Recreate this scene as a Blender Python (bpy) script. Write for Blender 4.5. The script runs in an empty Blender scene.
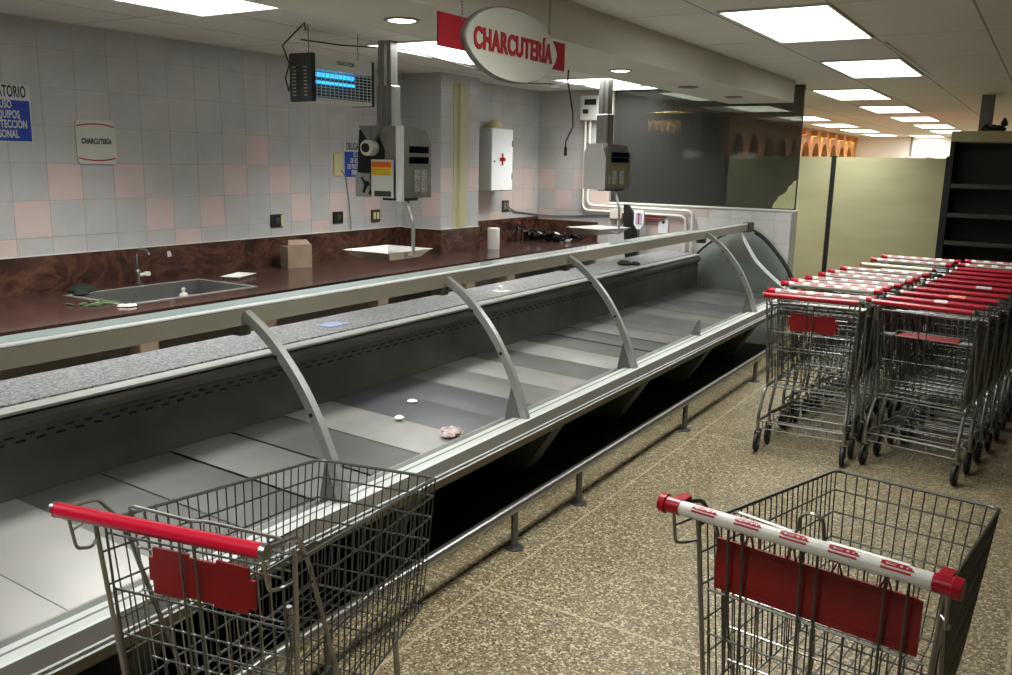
import bpy, math, random
from mathutils import Vector, Matrix
random.seed(7)
PI = math.pi
C = bpy.context.scene.collection
sc = bpy.context.scene

# ------------------------------------------------------------------ camera, world, exposure
cam_d = bpy.data.cameras.new('camera'); cam = bpy.data.objects.new('camera', cam_d); C.objects.link(cam)
yaw, pit, rol = math.radians(31.6), math.radians(-11.4), math.radians(1.15)
fw = Vector((-math.sin(yaw)*math.cos(pit), math.cos(yaw)*math.cos(pit), math.sin(pit)))
r0 = Vector((math.cos(yaw), math.sin(yaw), 0)); u0 = r0.cross(fw)
rr = r0*math.cos(rol) + u0*math.sin(rol); uu = -r0*math.sin(rol) + u0*math.cos(rol)
cam.matrix_world = Matrix(((rr.x, uu.x, -fw.x, 0), (rr.y, uu.y, -fw.y, 0), (rr.z, uu.z, -fw.z, 1.75), (0, 0, 0, 1)))
cam_d.sensor_width = 36; cam_d.lens = 870/1012*36; cam_d.clip_start = .02; cam_d.clip_end = 100
sc.camera = cam
wd = bpy.data.worlds.new('world'); sc.world = wd; wd.use_nodes = True
wd.node_tree.nodes['Background'].inputs[0].default_value = (.9, .95, 1, 1)
wd.node_tree.nodes['Background'].inputs[1].default_value = .12
sc.view_settings.view_transform = 'Standard'; sc.view_settings.look = 'None'
sc.view_settings.exposure = 0.55; sc.view_settings.gamma = 1; sc.view_settings.use_curve_mapping = False
TUBE = 3.0        # strength of the ceiling panels
PANEL = 31.0; SPREAD = 122.0       # lamp behind each louvre, watts per square metre
sc.cycles.max_bounces = 8; sc.cycles.transparent_max_bounces = 16
sc.cycles.sample_clamp_indirect = 4.0

# ------------------------------------------------------------------ materials
def lin(c):
    return tuple(((v/255)/12.92 if v/255 <= .04045 else ((v/255+.055)/1.055)**2.4) for v in c) + (1,)
def mat(name, rgb, rough=.5, metal=0., **kw):
    m = bpy.data.materials.new(name); m.use_nodes = True
    b = m.node_tree.nodes['Principled BSDF']
    b.inputs['Base Color'].default_value = lin(rgb); b.inputs['Roughness'].default_value = rough; b.inputs['Metallic'].default_value = metal
    for k, v in kw.items():
        b.inputs[k.replace('_', ' ')].default_value = v
    return m
class NT:
    def __init__(s, m): s.t = m.node_tree; s.b = s.t.nodes['Principled BSDF']
    def n(s, typ, **kw):
        o = s.t.nodes.new(typ)
        for k, v in kw.items(): setattr(o, k, v)
        return o
    def l(s, a, b): s.t.links.new(a, b)
    def math(s, op, a, b=None):
        o = s.n('ShaderNodeMath', operation=op)
        for i, v in enumerate((a, b)):
            if v is None: continue
            if isinstance(v, (int, float)): o.inputs[i].default_value = v
            else: s.l(v, o.inputs[i])
        return o.outputs[0]
    def ramp(s, f, stops):
        o = s.n('ShaderNodeValToRGB'); e = o.color_ramp.elements
        while len(e) < len(stops): e.new(.5)
        for i, (p, c) in enumerate(stops): e[i].position = p; e[i].color = lin(c) if len(c) == 3 else c
        s.l(f, o.inputs[0]); return o.outputs[0]
    def coord(s): return s.n('ShaderNodeTexCoord').outputs['Object']
    def noise(s, co, scale, detail=3, rough=.5):
        o = s.n('ShaderNodeTexNoise'); s.l(co, o.inputs['Vector']); o.inputs['Scale'].default_value = scale
        o.inputs['Detail'].default_value = detail; o.inputs['Roughness'].default_value = rough
        return o.outputs['Fac']
    def mix(s, f, a, b, mode='MIX'):
        o = s.n('ShaderNodeMix', data_type='RGBA', blend_type=mode)
        if isinstance(f, (int, float)): o.inputs[0].default_value = f
        else: s.l(f, o.inputs[0])
        for i, v in ((6, a), (7, b)):
            if isinstance(v, tuple): o.inputs[i].default_value = v
            else: s.l(v, o.inputs[i])
        return o.outputs[2]
    def bump(s, h, st=.3, dist=.005):
        o = s.n('ShaderNodeBump'); o.inputs['Strength'].default_value = st; o.inputs['Distance'].default_value = dist
        s.l(h, o.inputs['Height']); s.l(o.outputs[0], s.b.inputs['Normal'])

def mottled(name, c1, c2, scale=6, rough=.5, metal=0., detail=4, stretch=None, bump=0, rr_=None):
    m = mat(name, c1, rough, metal); t = NT(m); co = t.coord()
    if stretch:
        mp = t.n('ShaderNodeMapping'); t.l(co, mp.inputs[0]); mp.inputs['Scale'].default_value = stretch; co = mp.outputs[0]
    f = t.noise(co, scale, detail)
    t.l(t.ramp(f, [(.3, c1), (.7, c2)]), t.b.inputs['Base Color'])
    if bump: t.bump(f, bump)
    if rr_:
        t.l(t.ramp(f, [(.3, (rr_[0],)*3+(1,)), (.7, (rr_[1],)*3+(1,))]), t.b.inputs['Roughness'])
    return m

M = {}
M['chrome'] = mat('cart_chrome', (150, 150, 146), .28, .9)
M['wire'] = mat('cart_wire', (88, 89, 85), .34, .85)
M['chrome_dark'] = mat('cart_frame_zinc', (108, 110, 106), .36, .85)
M['red_plastic'] = mat('red_plastic', (164, 8, 38), .3)
M['red_panel'] = mottled('red_seat_plastic', (134, 12, 20), (114, 9, 16), 9, .42)
M['white_plastic'] = mat('white_plastic', (222, 220, 212), .4)
M['cream_plastic'] = mat('cream_plastic', (206, 200, 176), .45)
M['rubber'] = mat('black_rubber', (24, 24, 24), .6)
M['black'] = mat('black_plastic', (14, 14, 15), .6)
M['black_metal'] = mat('black_metal', (22, 23, 21), .5, .2)
M['grey_plastic'] = mat('grey_plastic', (120, 120, 116), .5)
M['steel'] = mottled('brushed_steel', (172, 172, 166), (146, 146, 140), 6, .34, .75, stretch=(9, 9, .6), rr_=(.3, .4))
M['steel_dark'] = mottled('scale_steel', (156, 154, 146), (134, 132, 125), 4, .38, .5)
M['steel_bright'] = mat('bright_steel', (222, 222, 218), .25, .6)
M['alu'] = mottled('anodised_aluminium', (176, 178, 174), (160, 162, 158), 5, .34, .55)
M['lip_top'] = mottled('lip_pale_metal', (222, 226, 224), (206, 211, 208), 4, .36, .15)
M['trim_matte'] = mottled('matte_trim', (158, 160, 156), (140, 142, 138), 4, .6, .15)
M['rail_face'] = mottled('rail_champagne_metal', (150, 146, 130), (136, 133, 118), 2, .42, .4)
M['face_grey'] = mottled('lip_grey_face', (128, 127, 119), (114, 113, 106), 2, .45, .2)
M['olive_trim'] = mat('olive_plinth_trim', (126, 122, 102), .5, .2)
M['liner'] = mottled('case_liner_steel', (104, 104, 96), (80, 81, 74), 2.2, .4, .5, rr_=(.3, .5))
M['kick'] = mat('black_kickplate', (14, 14, 14), .7)
M['bracket'] = mat('pale_bracket_paint', (92, 94, 90), .6)
M['strut'] = mat('case_bracket_paint', (104, 106, 102), .5, .1)
M['paint_white'] = mat('painted_white', (205, 205, 198), .5)
M['enamel'] = mat('white_enamel', (240, 242, 244), .3)
M['plaster'] = mottled('soffit_plaster', (206, 204, 190), (198, 196, 181), 2, .85)
M['pipe'] = mat('pvc_pipe', (214, 208, 196), .45)
M['signwhite'] = mottled('sign_face', (206, 206, 196), (192, 193, 182), 3, .6)
M['signred'] = mat('sign_red', (160, 14, 32), .85)
M['letterred'] = mat('letter_red', (166, 12, 28), .7)
M['blue'] = mat('sign_blue', (28, 62, 160), .45)
M['ink'] = mat('ink_navy', (34, 44, 84), .5)
M['inkblack'] = mat('ink_black', (30, 30, 32), .5)
M['yellow'] = mat('label_yellow', (236, 200, 20), .5)
M['orange'] = mat('label_orange', (226, 104, 26), .5)
M['ivory'] = mat('ivory_plate', (205, 196, 150), .5)
M['yellowstrip'] = mat('yellow_painted_conduit', (188, 184, 146), .5)
M['card'] = mottled('cardboard', (158, 138, 118), (140, 120, 100), 8, .8)
M['foam'] = mat('styrofoam', (232, 230, 224), .8)
M['paper'] = mat('paper_roll', (228, 226, 218), .8)
M['leaf'] = mottled('green_scrap', (96, 122, 78), (60, 80, 50), 20, .7)
M['cloth'] = mottled('dark_cloth', (34, 44, 38), (24, 30, 28), 12, .9)
M['wall_paint'] = mottled('far_wall_paint', (246, 245, 241), (240, 239, 234), 1, .8)
M['wood_orange'] = mottled('warm_wood_wall', (222, 164, 104), (196, 134, 78), 2, .6, stretch=(1, 6, 1))
M['dark_wood'] = mottled('dark_wood', (66, 46, 34), (44, 32, 24), 4, .6, stretch=(1, 1, 6))
M['dark_wall'] = mottled('dark_store_wall', (104, 102, 92), (86, 85, 76), 1, .8)
M['panel_cream'] = mottled('gondola_cream_board', (160, 158, 122), (148, 146, 110), 1.2, .62, stretch=(1, 1, 5))
M['board_dark'] = mottled('gondola_dark_board', (64, 66, 56), (54, 56, 47), 3, .8)
M['gondola_dark'] = mottled('gondola_dark_steel', (74, 74, 68), (58, 58, 54), 3, .5, .3)
M['peg'] = mat('pegboard', (58, 58, 54), .6)
M['header'] = mat('gondola_header_cream', (176, 168, 132), .55)
M['grout'] = mat('tile_grout', (150, 146, 138), .85)
M['pillar'] = mottled('beige_pillar_tile', (186, 166, 146), (170, 150, 132), 4, .5)
M['bottle_amber'] = mat('amber_bottle', (120, 70, 24), .15)
M['bottle_gold'] = mat('gold_label_bottle', (230, 200, 140), .35)
M['display_black'] = mat('scale_display_window', (12, 16, 30), .12)
M['keys'] = mottled('scale_keypad', (206, 204, 196), (120, 120, 116), 90, .5)

def emis(name, rgb, st):
    m = mat(name, rgb, .5); b = m.node_tree.nodes['Principled BSDF']
    b.inputs['Emission Color'].default_value = lin(rgb); b.inputs['Emission Strength'].default_value = st
    return m
M['diffuser'] = emis('light_panel', (252, 254, 247), TUBE)
M['lamp'] = emis('downlight_lamp', (255, 246, 226), 14)
M['cab_fill'] = emis('cabinet_fill_glow', (255, 214, 150), 130)
M['uv'] = emis('uv_tube', (40, 170, 235), 1.6)
M['warm'] = emis('warm_lamp', (255, 196, 124), 65)

# glass: clear pane, tinted film, shelf glass with painted reflection
def thin_glass(name, tint, rough=.02, gloss=(1, 1, 1, 1), f0=1.45, refl=1.0, haze=None):
    m = bpy.data.materials.new(name); m.use_nodes = True; t = m.node_tree; t.nodes.clear()
    out = t.nodes.new('ShaderNodeOutputMaterial'); tr = t.nodes.new('ShaderNodeBsdfTransparent'); tr.inputs[0].default_value = tint
    gl = t.nodes.new('ShaderNodeBsdfGlossy'); gl.inputs[0].default_value = gloss; gl.inputs['Roughness'].default_value = rough
    fr = t.nodes.new('ShaderNodeFresnel'); fr.inputs[0].default_value = f0
    mx = t.nodes.new('ShaderNodeMixShader'); t.links.new(fr.outputs[0], mx.inputs[0])
    base = tr.outputs[0]
    if haze:
        df = t.nodes.new('ShaderNodeBsdfDiffuse'); df.inputs[0].default_value = haze[0]
        m2 = t.nodes.new('ShaderNodeMixShader'); m2.inputs[0].default_value = haze[1]
        t.links.new(base, m2.inputs[1]); t.links.new(df.outputs[0], m2.inputs[2]); base = m2.outputs[0]
    t.links.new(base, mx.inputs[1]); t.links.new(gl.outputs[0], mx.inputs[2]); t.links.new(mx.outputs[0], out.inputs[0])
    return m
M['glass_clear'] = thin_glass('clear_glass', (.9, .93, .9, 1))
M['glass_tint'] = thin_glass('tint_film', (.30, .305, .28, 1), .03, haze=((.5, .51, .48, 1), .07), f0=1.2)
M['glass_shelf'] = thin_glass('shelf_glass', (.62, .72, .72, 1), .06, f0=1.6, haze=((.68, .84, .84, 1), .72))  # diffuse haze paints in the pale cyan ceiling reflection
M['glass_bottle'] = thin_glass('bottle_glass', (.8, .84, .84, 1), .04)
M['glass_end'] = thin_glass('end_glass', (.86, .9, .88, 1), .05, haze=((.6, .62, .6, 1), .08), f0=1.35)

# granite worktop
m = mat('red_brown_granite', (70, 38, 30), .16); t = NT(m); co = t.coord()
f1 = t.noise(co, 4.5, 8, .65); mp = t.n('ShaderNodeMapping'); t.l(co, mp.inputs[0]); mp.inputs['Scale'].default_value = (1, 1, 1.5); mp.inputs['Rotation'].default_value = (.6, 0, 0)
nz = t.n('ShaderNodeTexNoise'); t.l(mp.outputs[0], nz.inputs['Vector']); nz.inputs['Scale'].default_value = 2.2; nz.inputs['Detail'].default_value = 7; nz.inputs['Distortion'].default_value = 2.6; f2 = nz.outputs['Fac']
c = t.ramp(f1, [(.32, (38, 27, 25)), (.5, (80, 52, 42)), (.68, (114, 80, 64))])
c2 = t.ramp(f2, [(.36, (34, 27, 26)), (.47, (52, 40, 36)), (.52, (100, 70, 54)), (.62, (60, 39, 33))])
t.l(t.mix(.5, c, c2), t.b.inputs['Base Color']); M['granite'] = m
m = mat('brown_worktop', (60, 32, 28), .14); t = NT(m); co = t.coord()
t.l(t.ramp(t.noise(co, 30, 8, .8), [(.3, (52, 37, 34)), (.7, (84, 62, 56))]), t.b.inputs['Base Color']); M['worktop'] = m
# grey speckled granite ledge
m = mat('grey_speckled_ledge', (130, 130, 130), .3); t = NT(m); co = t.coord()
t.l(t.ramp(t.noise(co, 75, 3, .9), [(.36, (52, 53, 55)), (.48, (112, 113, 115)), (.6, (172, 173, 174))]), t.b.inputs['Base Color']); M['ledge'] = m
# terrazzo floor with pale joints
m = mat('terrazzo_floor', (130, 112, 80), .42); t = NT(m); co = t.coord()
vo = t.n('ShaderNodeTexVoronoi'); vo.inputs['Scale'].default_value = 125; t.l(co, vo.inputs['Vector'])
sep = t.n('ShaderNodeSeparateColor'); t.l(vo.outputs['Color'], sep.inputs[0])
chips = t.ramp(sep.outputs[0], [(.0, (22, 19, 13)), (.16, (82, 72, 51)), (.42, (116, 104, 77)), (.75, (144, 131, 100)), (.92, (214, 204, 174))])
vo2 = t.n('ShaderNodeTexVoronoi'); vo2.inputs['Scale'].default_value = 210; t.l(co, vo2.inputs['Vector'])
sep2 = t.n('ShaderNodeSeparateColor'); t.l(vo2.outputs['Color'], sep2.inputs[0])
fine = t.ramp(sep2.outputs[0], [(0, (36, 31, 21)), (.5, (106, 94, 68)), (1, (184, 172, 138))])
big = t.ramp(t.noise(co, .8, 4), [(.3, (226, 222, 214)), (.7, (255, 255, 255))])
col = t.mix(1.0, t.mix(.38, chips, fine), big, 'MULTIPLY')
sx = t.n('ShaderNodeSeparateXYZ'); t.l(co, sx.inputs[0])
def joint(axis, off, per, w):
    a = t.math('ADD', sx.outputs[axis], -off + 100*per); a = t.math('MODULO', a, per)
    a = t.math('MINIMUM', a, t.math('SUBTRACT', per, a)); return t.math('LESS_THAN', a, w)
j = t.math('MAXIMUM', joint(0, -1.815, 1.885, .006), joint(1, 5.44, 2.6, .006))
t.l(t.mix(t.math('MULTIPLY', j, .55), col, lin((180, 168, 136))), t.b.inputs['Base Color'])
t.l(t.ramp(t.noise(co, 3, 4), [(.3, (.34,)*3+(1,)), (.7, (.55,)*3+(1,))]), t.b.inputs['Roughness'])
M['floor'] = m
# ceiling panels
m = mat('ceiling_panels', (190, 187, 172), .85); t = NT(m); co = t.coord(); sx = t.n('ShaderNodeSeparateXYZ'); t.l(co, sx.inputs[0])
j = t.math('MAXIMUM', joint(0, -1.02, .6, .006), joint(1, 5.78, 1.2, .005))
vx = t.math('FLOOR', t.math('DIVIDE', t.math('ADD', sx.outputs[0], 31.02), .6)); vy = t.math('FLOOR', t.math('DIVIDE', t.math('ADD', sx.outputs[1], 30.22), 1.2))
cb = t.n('ShaderNodeCombineXYZ'); t.l(vx, cb.inputs[0]); t.l(vy, cb.inputs[1]); wn = t.n('ShaderNodeTexWhiteNoise'); t.l(cb.outputs[0], wn.inputs[0])
base = t.mix(t.math('MULTIPLY', wn.outputs[0], .35), lin((226, 226, 218)), lin((204, 203, 194)))
base = t.mix(t.math('MULTIPLY', t.noise(co, 2.5, 5), .35), base, lin((196, 193, 180)))
t.l(t.mix(t.math('MULTIPLY', j, .75), base, lin((110, 108, 98))), t.b.inputs['Base Color']); M['ceiling'] = m
# wall tiles
TG = [mottled('grey_tile_%s' % w, a, b, 5, .3, detail=5) for w, a, b in (('plain', (188, 187, 185), (178, 177, 175)), ('cool', (186, 186, 185), (175, 175, 174)), ('warm', (191, 189, 186), (180, 178, 175)))]
TP = [mottled('pink_tile_%s' % w, a, b, 5, .3, detail=5) for w, a, b in (('plain', (208, 191, 184), (200, 182, 175)), ('rose', (205, 188, 183), (197, 179, 174)))]
# pegs
m = M['peg']; t = NT(m); co = t.coord(); vo = t.n('ShaderNodeTexVoronoi'); vo.inputs['Scale'].default_value = 40; vo.inputs['Randomness'].default_value = 0; t.l(co, vo.inputs['Vector'])
t.l(t.mix(t.math('LESS_THAN', vo.outputs['Distance'], .3), lin((62, 62, 57)), lin((24, 24, 22))), t.b.inputs['Base Color'])

# ------------------------------------------------------------------ mesh helpers
class MB:
    def __init__(s): s.v = []; s.f = []; s.mi = []
    def add(s, vs, fs, mi=0):
        o = len(s.v); s.v += [tuple(v) for v in vs]; s.f += [tuple(i+o for i in f) for f in fs]; s.mi += [mi]*len(fs); return s
    def box(s, x0, x1, y0, y1, z0, z1, mi=0):
        vs = [(x, y, z) for z in (z0, z1) for y in (y0, y1) for x in (x0, x1)]
        return s.add(vs, [(0, 2, 3, 1), (4, 5, 7, 6), (0, 1, 5, 4), (2, 6, 7, 3), (0, 4, 6, 2), (1, 3, 7, 5)], mi)
    def rbox(s, x0, x1, y0, y1, z0, z1, b=.004, mi=0):      # box with chamfered edges
        X, Y, Z = (x0, x1), (y0, y1), (z0, z1); sg = (1, -1)
        vs = []; idx = {}
        for i in (0, 1):
            for j_ in (0, 1):
                for k in (0, 1):
                    for a in range(3):
                        p = [X[i]+sg[i]*b, Y[j_]+sg[j_]*b, Z[k]+sg[k]*b]; p[a] = (X, Y, Z)[a][(i, j_, k)[a]]
                        idx[i, j_, k, a] = len(vs); vs.append(tuple(p))
        fs = []
        for a in range(3):
            for e in (0, 1):
                q = []
                for u, w in ((0, 0), (1, 0), (1, 1), (0, 1)):
                    c_ = [0, 0, 0]; c_[a] = e; c_[(a+1) % 3] = u; c_[(a+2) % 3] = w; q.append(idx[c_[0], c_[1], c_[2], a])
                fs.append(q if e else q[::-1])
        for a in range(3):
            b_, c2_ = (a+1) % 3, (a+2) % 3
            for u in (0, 1):
                for w in (0, 1):
                    def key(t_, ax):
                        k_ = [0, 0, 0]; k_[a] = t_; k_[b_] = u; k_[c2_] = w; return idx[k_[0], k_[1], k_[2], ax]
                    q = [key(0, b_), key(1, b_), key(1, c2_), key(0, c2_)]
                    fs.append(q if (u != w) else q[::-1])
        for i in (0, 1):
            for j_ in (0, 1):
                for k in (0, 1):
                    q = [idx[i, j_, k, a] for a in range(3)]; fs.append(q if (i+j_+k) % 2 else q[::-1])
        return s.add(vs, fs, mi)
    def tube(s, pts, r, n=6, mi=0, caps=True, closed=False):
        P = [Vector(p) for p in pts]; N = len(P); vs = []; fs = []
        prev = None
        for i, p in enumerate(P):
            if closed: d = (P[(i+1) % N]-P[i-1]).normalized()
            elif i == 0: d = (P[1]-P[0]).normalized()
            elif i == N-1: d = (P[-1]-P[-2]).normalized()
            else:
                d = ((P[i+1]-p).normalized()+(p-P[i-1]).normalized())
                d = d.normalized() if d.length > 1e-6 else (P[i+1]-p).normalized()
            if prev is None:
                a = Vector((0, 0, 1)) if abs(d.z) < .9 else Vector((1, 0, 0))
                u = a.cross(d).normalized()
            else:
                u = (prev-d*prev.dot(d)); u = u.normalized() if u.length > 1e-6 else prev
            prev = u; w = d.cross(u)
            ri = r[i] if isinstance(r, (list, tuple)) else r
            for k in range(n):
                an = 2*PI*k/n; vs.append(p+u*(ri*math.cos(an))+w*(ri*math.sin(an)))
        L = N if closed else N-1
        for i in range(L):
            for k in range(n):
                a = i*n+k; b = i*n+(k+1) % n; c_ = ((i+1) % N)*n+(k+1) % n; d_ = ((i+1) % N)*n+k
                fs.append((a, b, c_, d_))
        if caps and not closed: fs.append(tuple(range(n))[::-1]); fs.append(tuple((N-1)*n+k for k in range(n)))
        return s.add(vs, fs, mi)
    def prism(s, poly, axis, a, b, mi=0):     # poly: 2D points in the two other axes, extruded along axis from a to b
        n = len(poly); vs = []
        for t_ in (a, b):
            for p in poly:
                q = list(p); q.insert(axis, t_); vs.append(tuple(q))
        fs = [tuple(range(n))[::-1], tuple(range(n, 2*n))]+[(i, (i+1) % n, n+(i+1) % n, n+i) for i in range(n)]
        return s.add(vs, fs, mi)
    def lathe(s, prof, c=(0, 0, 0), n=20, mi=0, ax=2):
        vs = []; N = len(prof)
        for r, h in prof:
            for k in range(n):
                an = 2*PI*k/n; p = [r*math.cos(an), r*math.sin(an)]; p.insert(ax, h)
                vs.append((p[0]+c[0], p[1]+c[1], p[2]+c[2]))
        fs = [(i*n+k, i*n+(k+1) % n, (i+1)*n+(k+1) % n, (i+1)*n+k) for i in range(N-1) for k in range(n)]
        fs.append(tuple(range(n))[::-1]); fs.append(tuple((N-1)*n+k for k in range(n)))
        return s.add(vs, fs, mi)
    def build(s, name, mats, parent=None, smooth=False, loc=None):
        me = bpy.data.meshes.new(name); me.from_pydata(s.v, [], s.f)
        for mm in (mats if isinstance(mats, (list, tuple)) else [mats]): me.materials.append(mm)
        if any(s.mi): me.polygons.foreach_set('material_index', s.mi)
        me.validate(); me.update()
        import bmesh
        bm = bmesh.new(); bm.from_mesh(me); bmesh.ops.recalc_face_normals(bm, faces=bm.faces); bm.to_mesh(me); bm.free()
        if smooth:
            me.polygons.foreach_set('use_smooth', [True]*len(me.polygons))
            try: me.set_sharp_from_angle(angle=math.radians(40))
            except Exception: pass
        o = bpy.data.objects.new(name, me); C.objects.link(o)
        if parent is not None: o.parent = parent
        if loc: o.location = loc
        return o
def empty(name, loc=(0, 0, 0), rz=0):
    o = bpy.data.objects.new(name, None); C.objects.link(o); o.location = loc; o.rotation_euler = (0, 0, rz); o.empty_display_size = .1; return o
def tag(o, label=None, cat=None, group=None, kind=None):
    if label: o['label'] = label
    if cat: o['category'] = cat
    if group: o['group'] = group
    if kind: o['kind'] = kind
    return o
def struct(o, label=None, cat=None): o['kind'] = 'structure'; return tag(o, label, cat)
def copy_tree(o, parent=None):
    c_ = o.copy(); C.objects.link(c_)
    if parent is not None: c_.parent = parent
    for ch in list(o.children): copy_tree(ch, c_)
    return c_
def text(name, body, size, loc, rot, mm, parent, sx_=1., ext=.0006, off=0., align='CENTER', fit=None, gap=1.):
    cu = bpy.data.curves.new(name, 'FONT'); cu.body = body; cu.size = size; cu.extrude = ext; cu.offset = off
    cu.space_character = gap; cu.align_x = align; cu.align_y = 'CENTER'
    tmp = bpy.data.objects.new('t', cu); C.objects.link(tmp)
    bpy.context.view_layer.update()
    me = bpy.data.meshes.new_from_object(tmp.evaluated_get(bpy.context.evaluated_depsgraph_get()))
    bpy.data.objects.remove(tmp); me.name = name
    if fit:
        xs = [v.co.x for v in me.vertices]; sx_ = fit/(max(xs)-min(xs))
    me.transform(Matrix.Diagonal((sx_, 1, 1, 1)))
    me.materials.clear(); me.materials.append(mm)
    o = bpy.data.objects.new(name, me); C.objects.link(o); o.location = loc; o.rotation_euler = rot
    if parent is not None: o.parent = parent
    return o
FX = (PI/2, 0, PI/2)      # text facing +x, reading along +y
FY = (PI/2, 0, 0)         # text facing -y, reading along +x
def arc(cx, cz, r, a0, a1, n): return [(cx+r*math.cos(a0+(a1-a0)*i/n), cz+r*math.sin(a0+(a1-a0)*i/n)) for i in range(n+1)]

# ------------------------------------------------------------------ setting
XW, XC, XR, YB, ZC = -5.25, -4.8, -5.0, 8.75, 2.53      # main wall, column face, recess wall, back wall, ceiling
struct(MB().box(-6.5, 9, -5, 23.4, -.05, 0).build('floor', M['floor']))
struct(MB().box(-6.5, 9, -5, 23.4, ZC, ZC+.05).build('ceiling', M['ceiling']))
struct(MB().box(-2.72, -2.12, -5, 8.4, 2.335, ZC-.001).build('trim_1', M['plaster']))
def tiled(name, plane, const, u0, u1, z0, z1, sgn, us, zs, pinks, T=.2253, thick=.1):
    """tiled wall: slab plus proud tiles; plane 'x' (faces +-x, u = y) or 'y' (faces -y, u = x)"""
    b = MB()
    def bx(a0, a1, c0, c1, d0, d1, mi):
        if plane == 'x': b.box(min(d0, d1), max(d0, d1), a0, a1, c0, c1, mi)
        else: b.box(a0, a1, min(d0, d1), max(d0, d1), c0, c1, mi)
    bx(u0, u1, z0, z1, const-sgn*.002, const-sgn*thick, 0)
    i0 = math.floor((u0-us)/T); i1 = math.ceil((u1-us)/T); j0 = math.floor((z0-zs)/T); j1 = math.ceil((z1-zs)/T)
    for i in range(i0, i1):
        for j_ in range(j0, j1):
            a0, a1 = max(us+i*T+.0012, u0), min(us+(i+1)*T-.0012, u1); c0, c1 = max(zs+j_*T+.0012, z0), min(zs+(j_+1)*T-.0012, z1)
            if a1-a0 < .01 or c1-c0 < .01: continue
            mi = random.choice((1, 2, 3, 1, 2))
            if pinks(i, j_): mi = random.choice((4, 5))
            bx(a0, a1, c0, c1, const-sgn*.002, const+sgn*random.uniform(0, .0006), mi)
    return struct(b.build(name, [M['grout']]+TG+TP))
# pink cells of the main wall: column index from y=3.129, row 0 is z 1.463..1.689
PM = {(0, 0), (2, 0), (6, 0), (8, 0), (7, 1), (-1, -1), (3, -1), (5, -1), (9, -1), (11, -1), (12, 0), (-2, -2), (4, -2), (10, -2), (13, -1), (14, 0), (-4, 0), (-5, -1)}
tiled('wall_left', 'x', XW, -5, 6.6, 0, ZC, 1, 3.129, 1.463, lambda i, j_: (i, j_) in PM)
tiled('wall_column_near', 'y', 6.6, XW, XC, 0, ZC, -1, XW, 1.463, lambda i, j_: (i, j_) in {(0, -1), (1, 0), (1, -1), (0, 0)} and (i+j_) % 2 == 0 or (i, j_) == (1, -1), thick=.08)
tiled('wall_column', 'x', XC, 6.6, 7.23, 0, ZC, 1, 6.6, 1.463, lambda i, j_: (i, j_) in {(0, 0), (2, 0)})
tiled('wall_column_far', 'y', 7.15, XW, XC-.002, 0, ZC, 1, XW, 1.463, lambda i, j_: False, thick=.06)
tiled('wall_recess', 'x', XR, 7.23, YB, 0, ZC, 1, 7.3, 1.463, lambda i, j_: (i, j_) in {(3, -1), (1, -1), (5, 0), (5, -1), (4, -1), (2, -2), (4, 0)})
tiled('wall_back', 'y', YB, XR, -4.1, 0, ZC, -1, XR, 1.463, lambda i, j_: (i, j_) in {(0, 0), (1, -1), (3, -1), (0, -2), (2, 0)}, thick=.12)
TG[:] = [mottled('white_tile_%d' % k, (208-3*k, 208-3*k, 205-3*k), (197-3*k, 197-3*k, 194-3*k), 5, .3, detail=5) for k in range(3)]
tiled('wall_half', 'y', YB, -4.1, -2.12, 0, 1.325, -1, XR, 1.238, lambda i, j_: (i, j_) in {(6, -1), (8, 0), (7, -1), (10, -2)}, thick=.12)
struct(MB().rbox(-4.1, -2.115, YB-.008, YB+.13, 1.325, 1.345).build('trim_2', M['paint_white']))
struct(MB().box(-2.135, -2.112, YB-.006, YB+.125, 0, 1.33).build('trim_3', M['alu']))
# tinted screen above the half wall, its film torn off at the lower right
w = empty('window_1', (0, 0, 0)); struct(w)
MB().box(-4.1, -2.12, YB+.045, YB+.051, 1.345, ZC).build('pane', M['glass_clear'], w)
film = [(-4.1, 1.345), (-2.37, 1.345), (-2.345, 1.36), (-2.335, 1.40), (-2.31, 1.43), (-2.29, 1.47), (-2.25, 1.49), (-2.215, 1.52), (-2.20, 1.57), (-2.17, 1.59), (-2.16, 1.62), (-2.12, 1.635), (-2.12, ZC), (-4.1, ZC)]
MB().prism([(x, z) for x, z in film], 1, YB+.043, YB+.045).build('tint_film', M['glass_tint'], w)
MB().box(-4.1, -2.12, YB+.035, YB+.06, 1.345, 1.355).box(-2.128, -2.118, YB+.035, YB+.06, 1.345, ZC).build('frame', M['gondola_dark'], w)
# the shop beyond
struct(MB().box(-6.5, 9, 23.2, 23.3, 0, ZC).build('wall_far', M['wall_paint']))
struct(MB().box(8.9, 9, -5, 23.2, 0, ZC).build('wall_right', M['wall_paint']))
struct(MB().box(-6.5, 9, -5.1, -5, 0, ZC).build('wall_rear', M['dark_wall']))
struct(MB().box(-6.5, -6.4, YB+.1, 13.2, 0, ZC).box(-6.4, -4.35, 13.2, 13.3, 0, ZC).build('wall_store_left', M['dark_wall']))
struct(MB().box(-6.5, XR-.1, YB+.02, YB+.1, 0, ZC).build('wall_store_near', M['dark_wall']))
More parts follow.
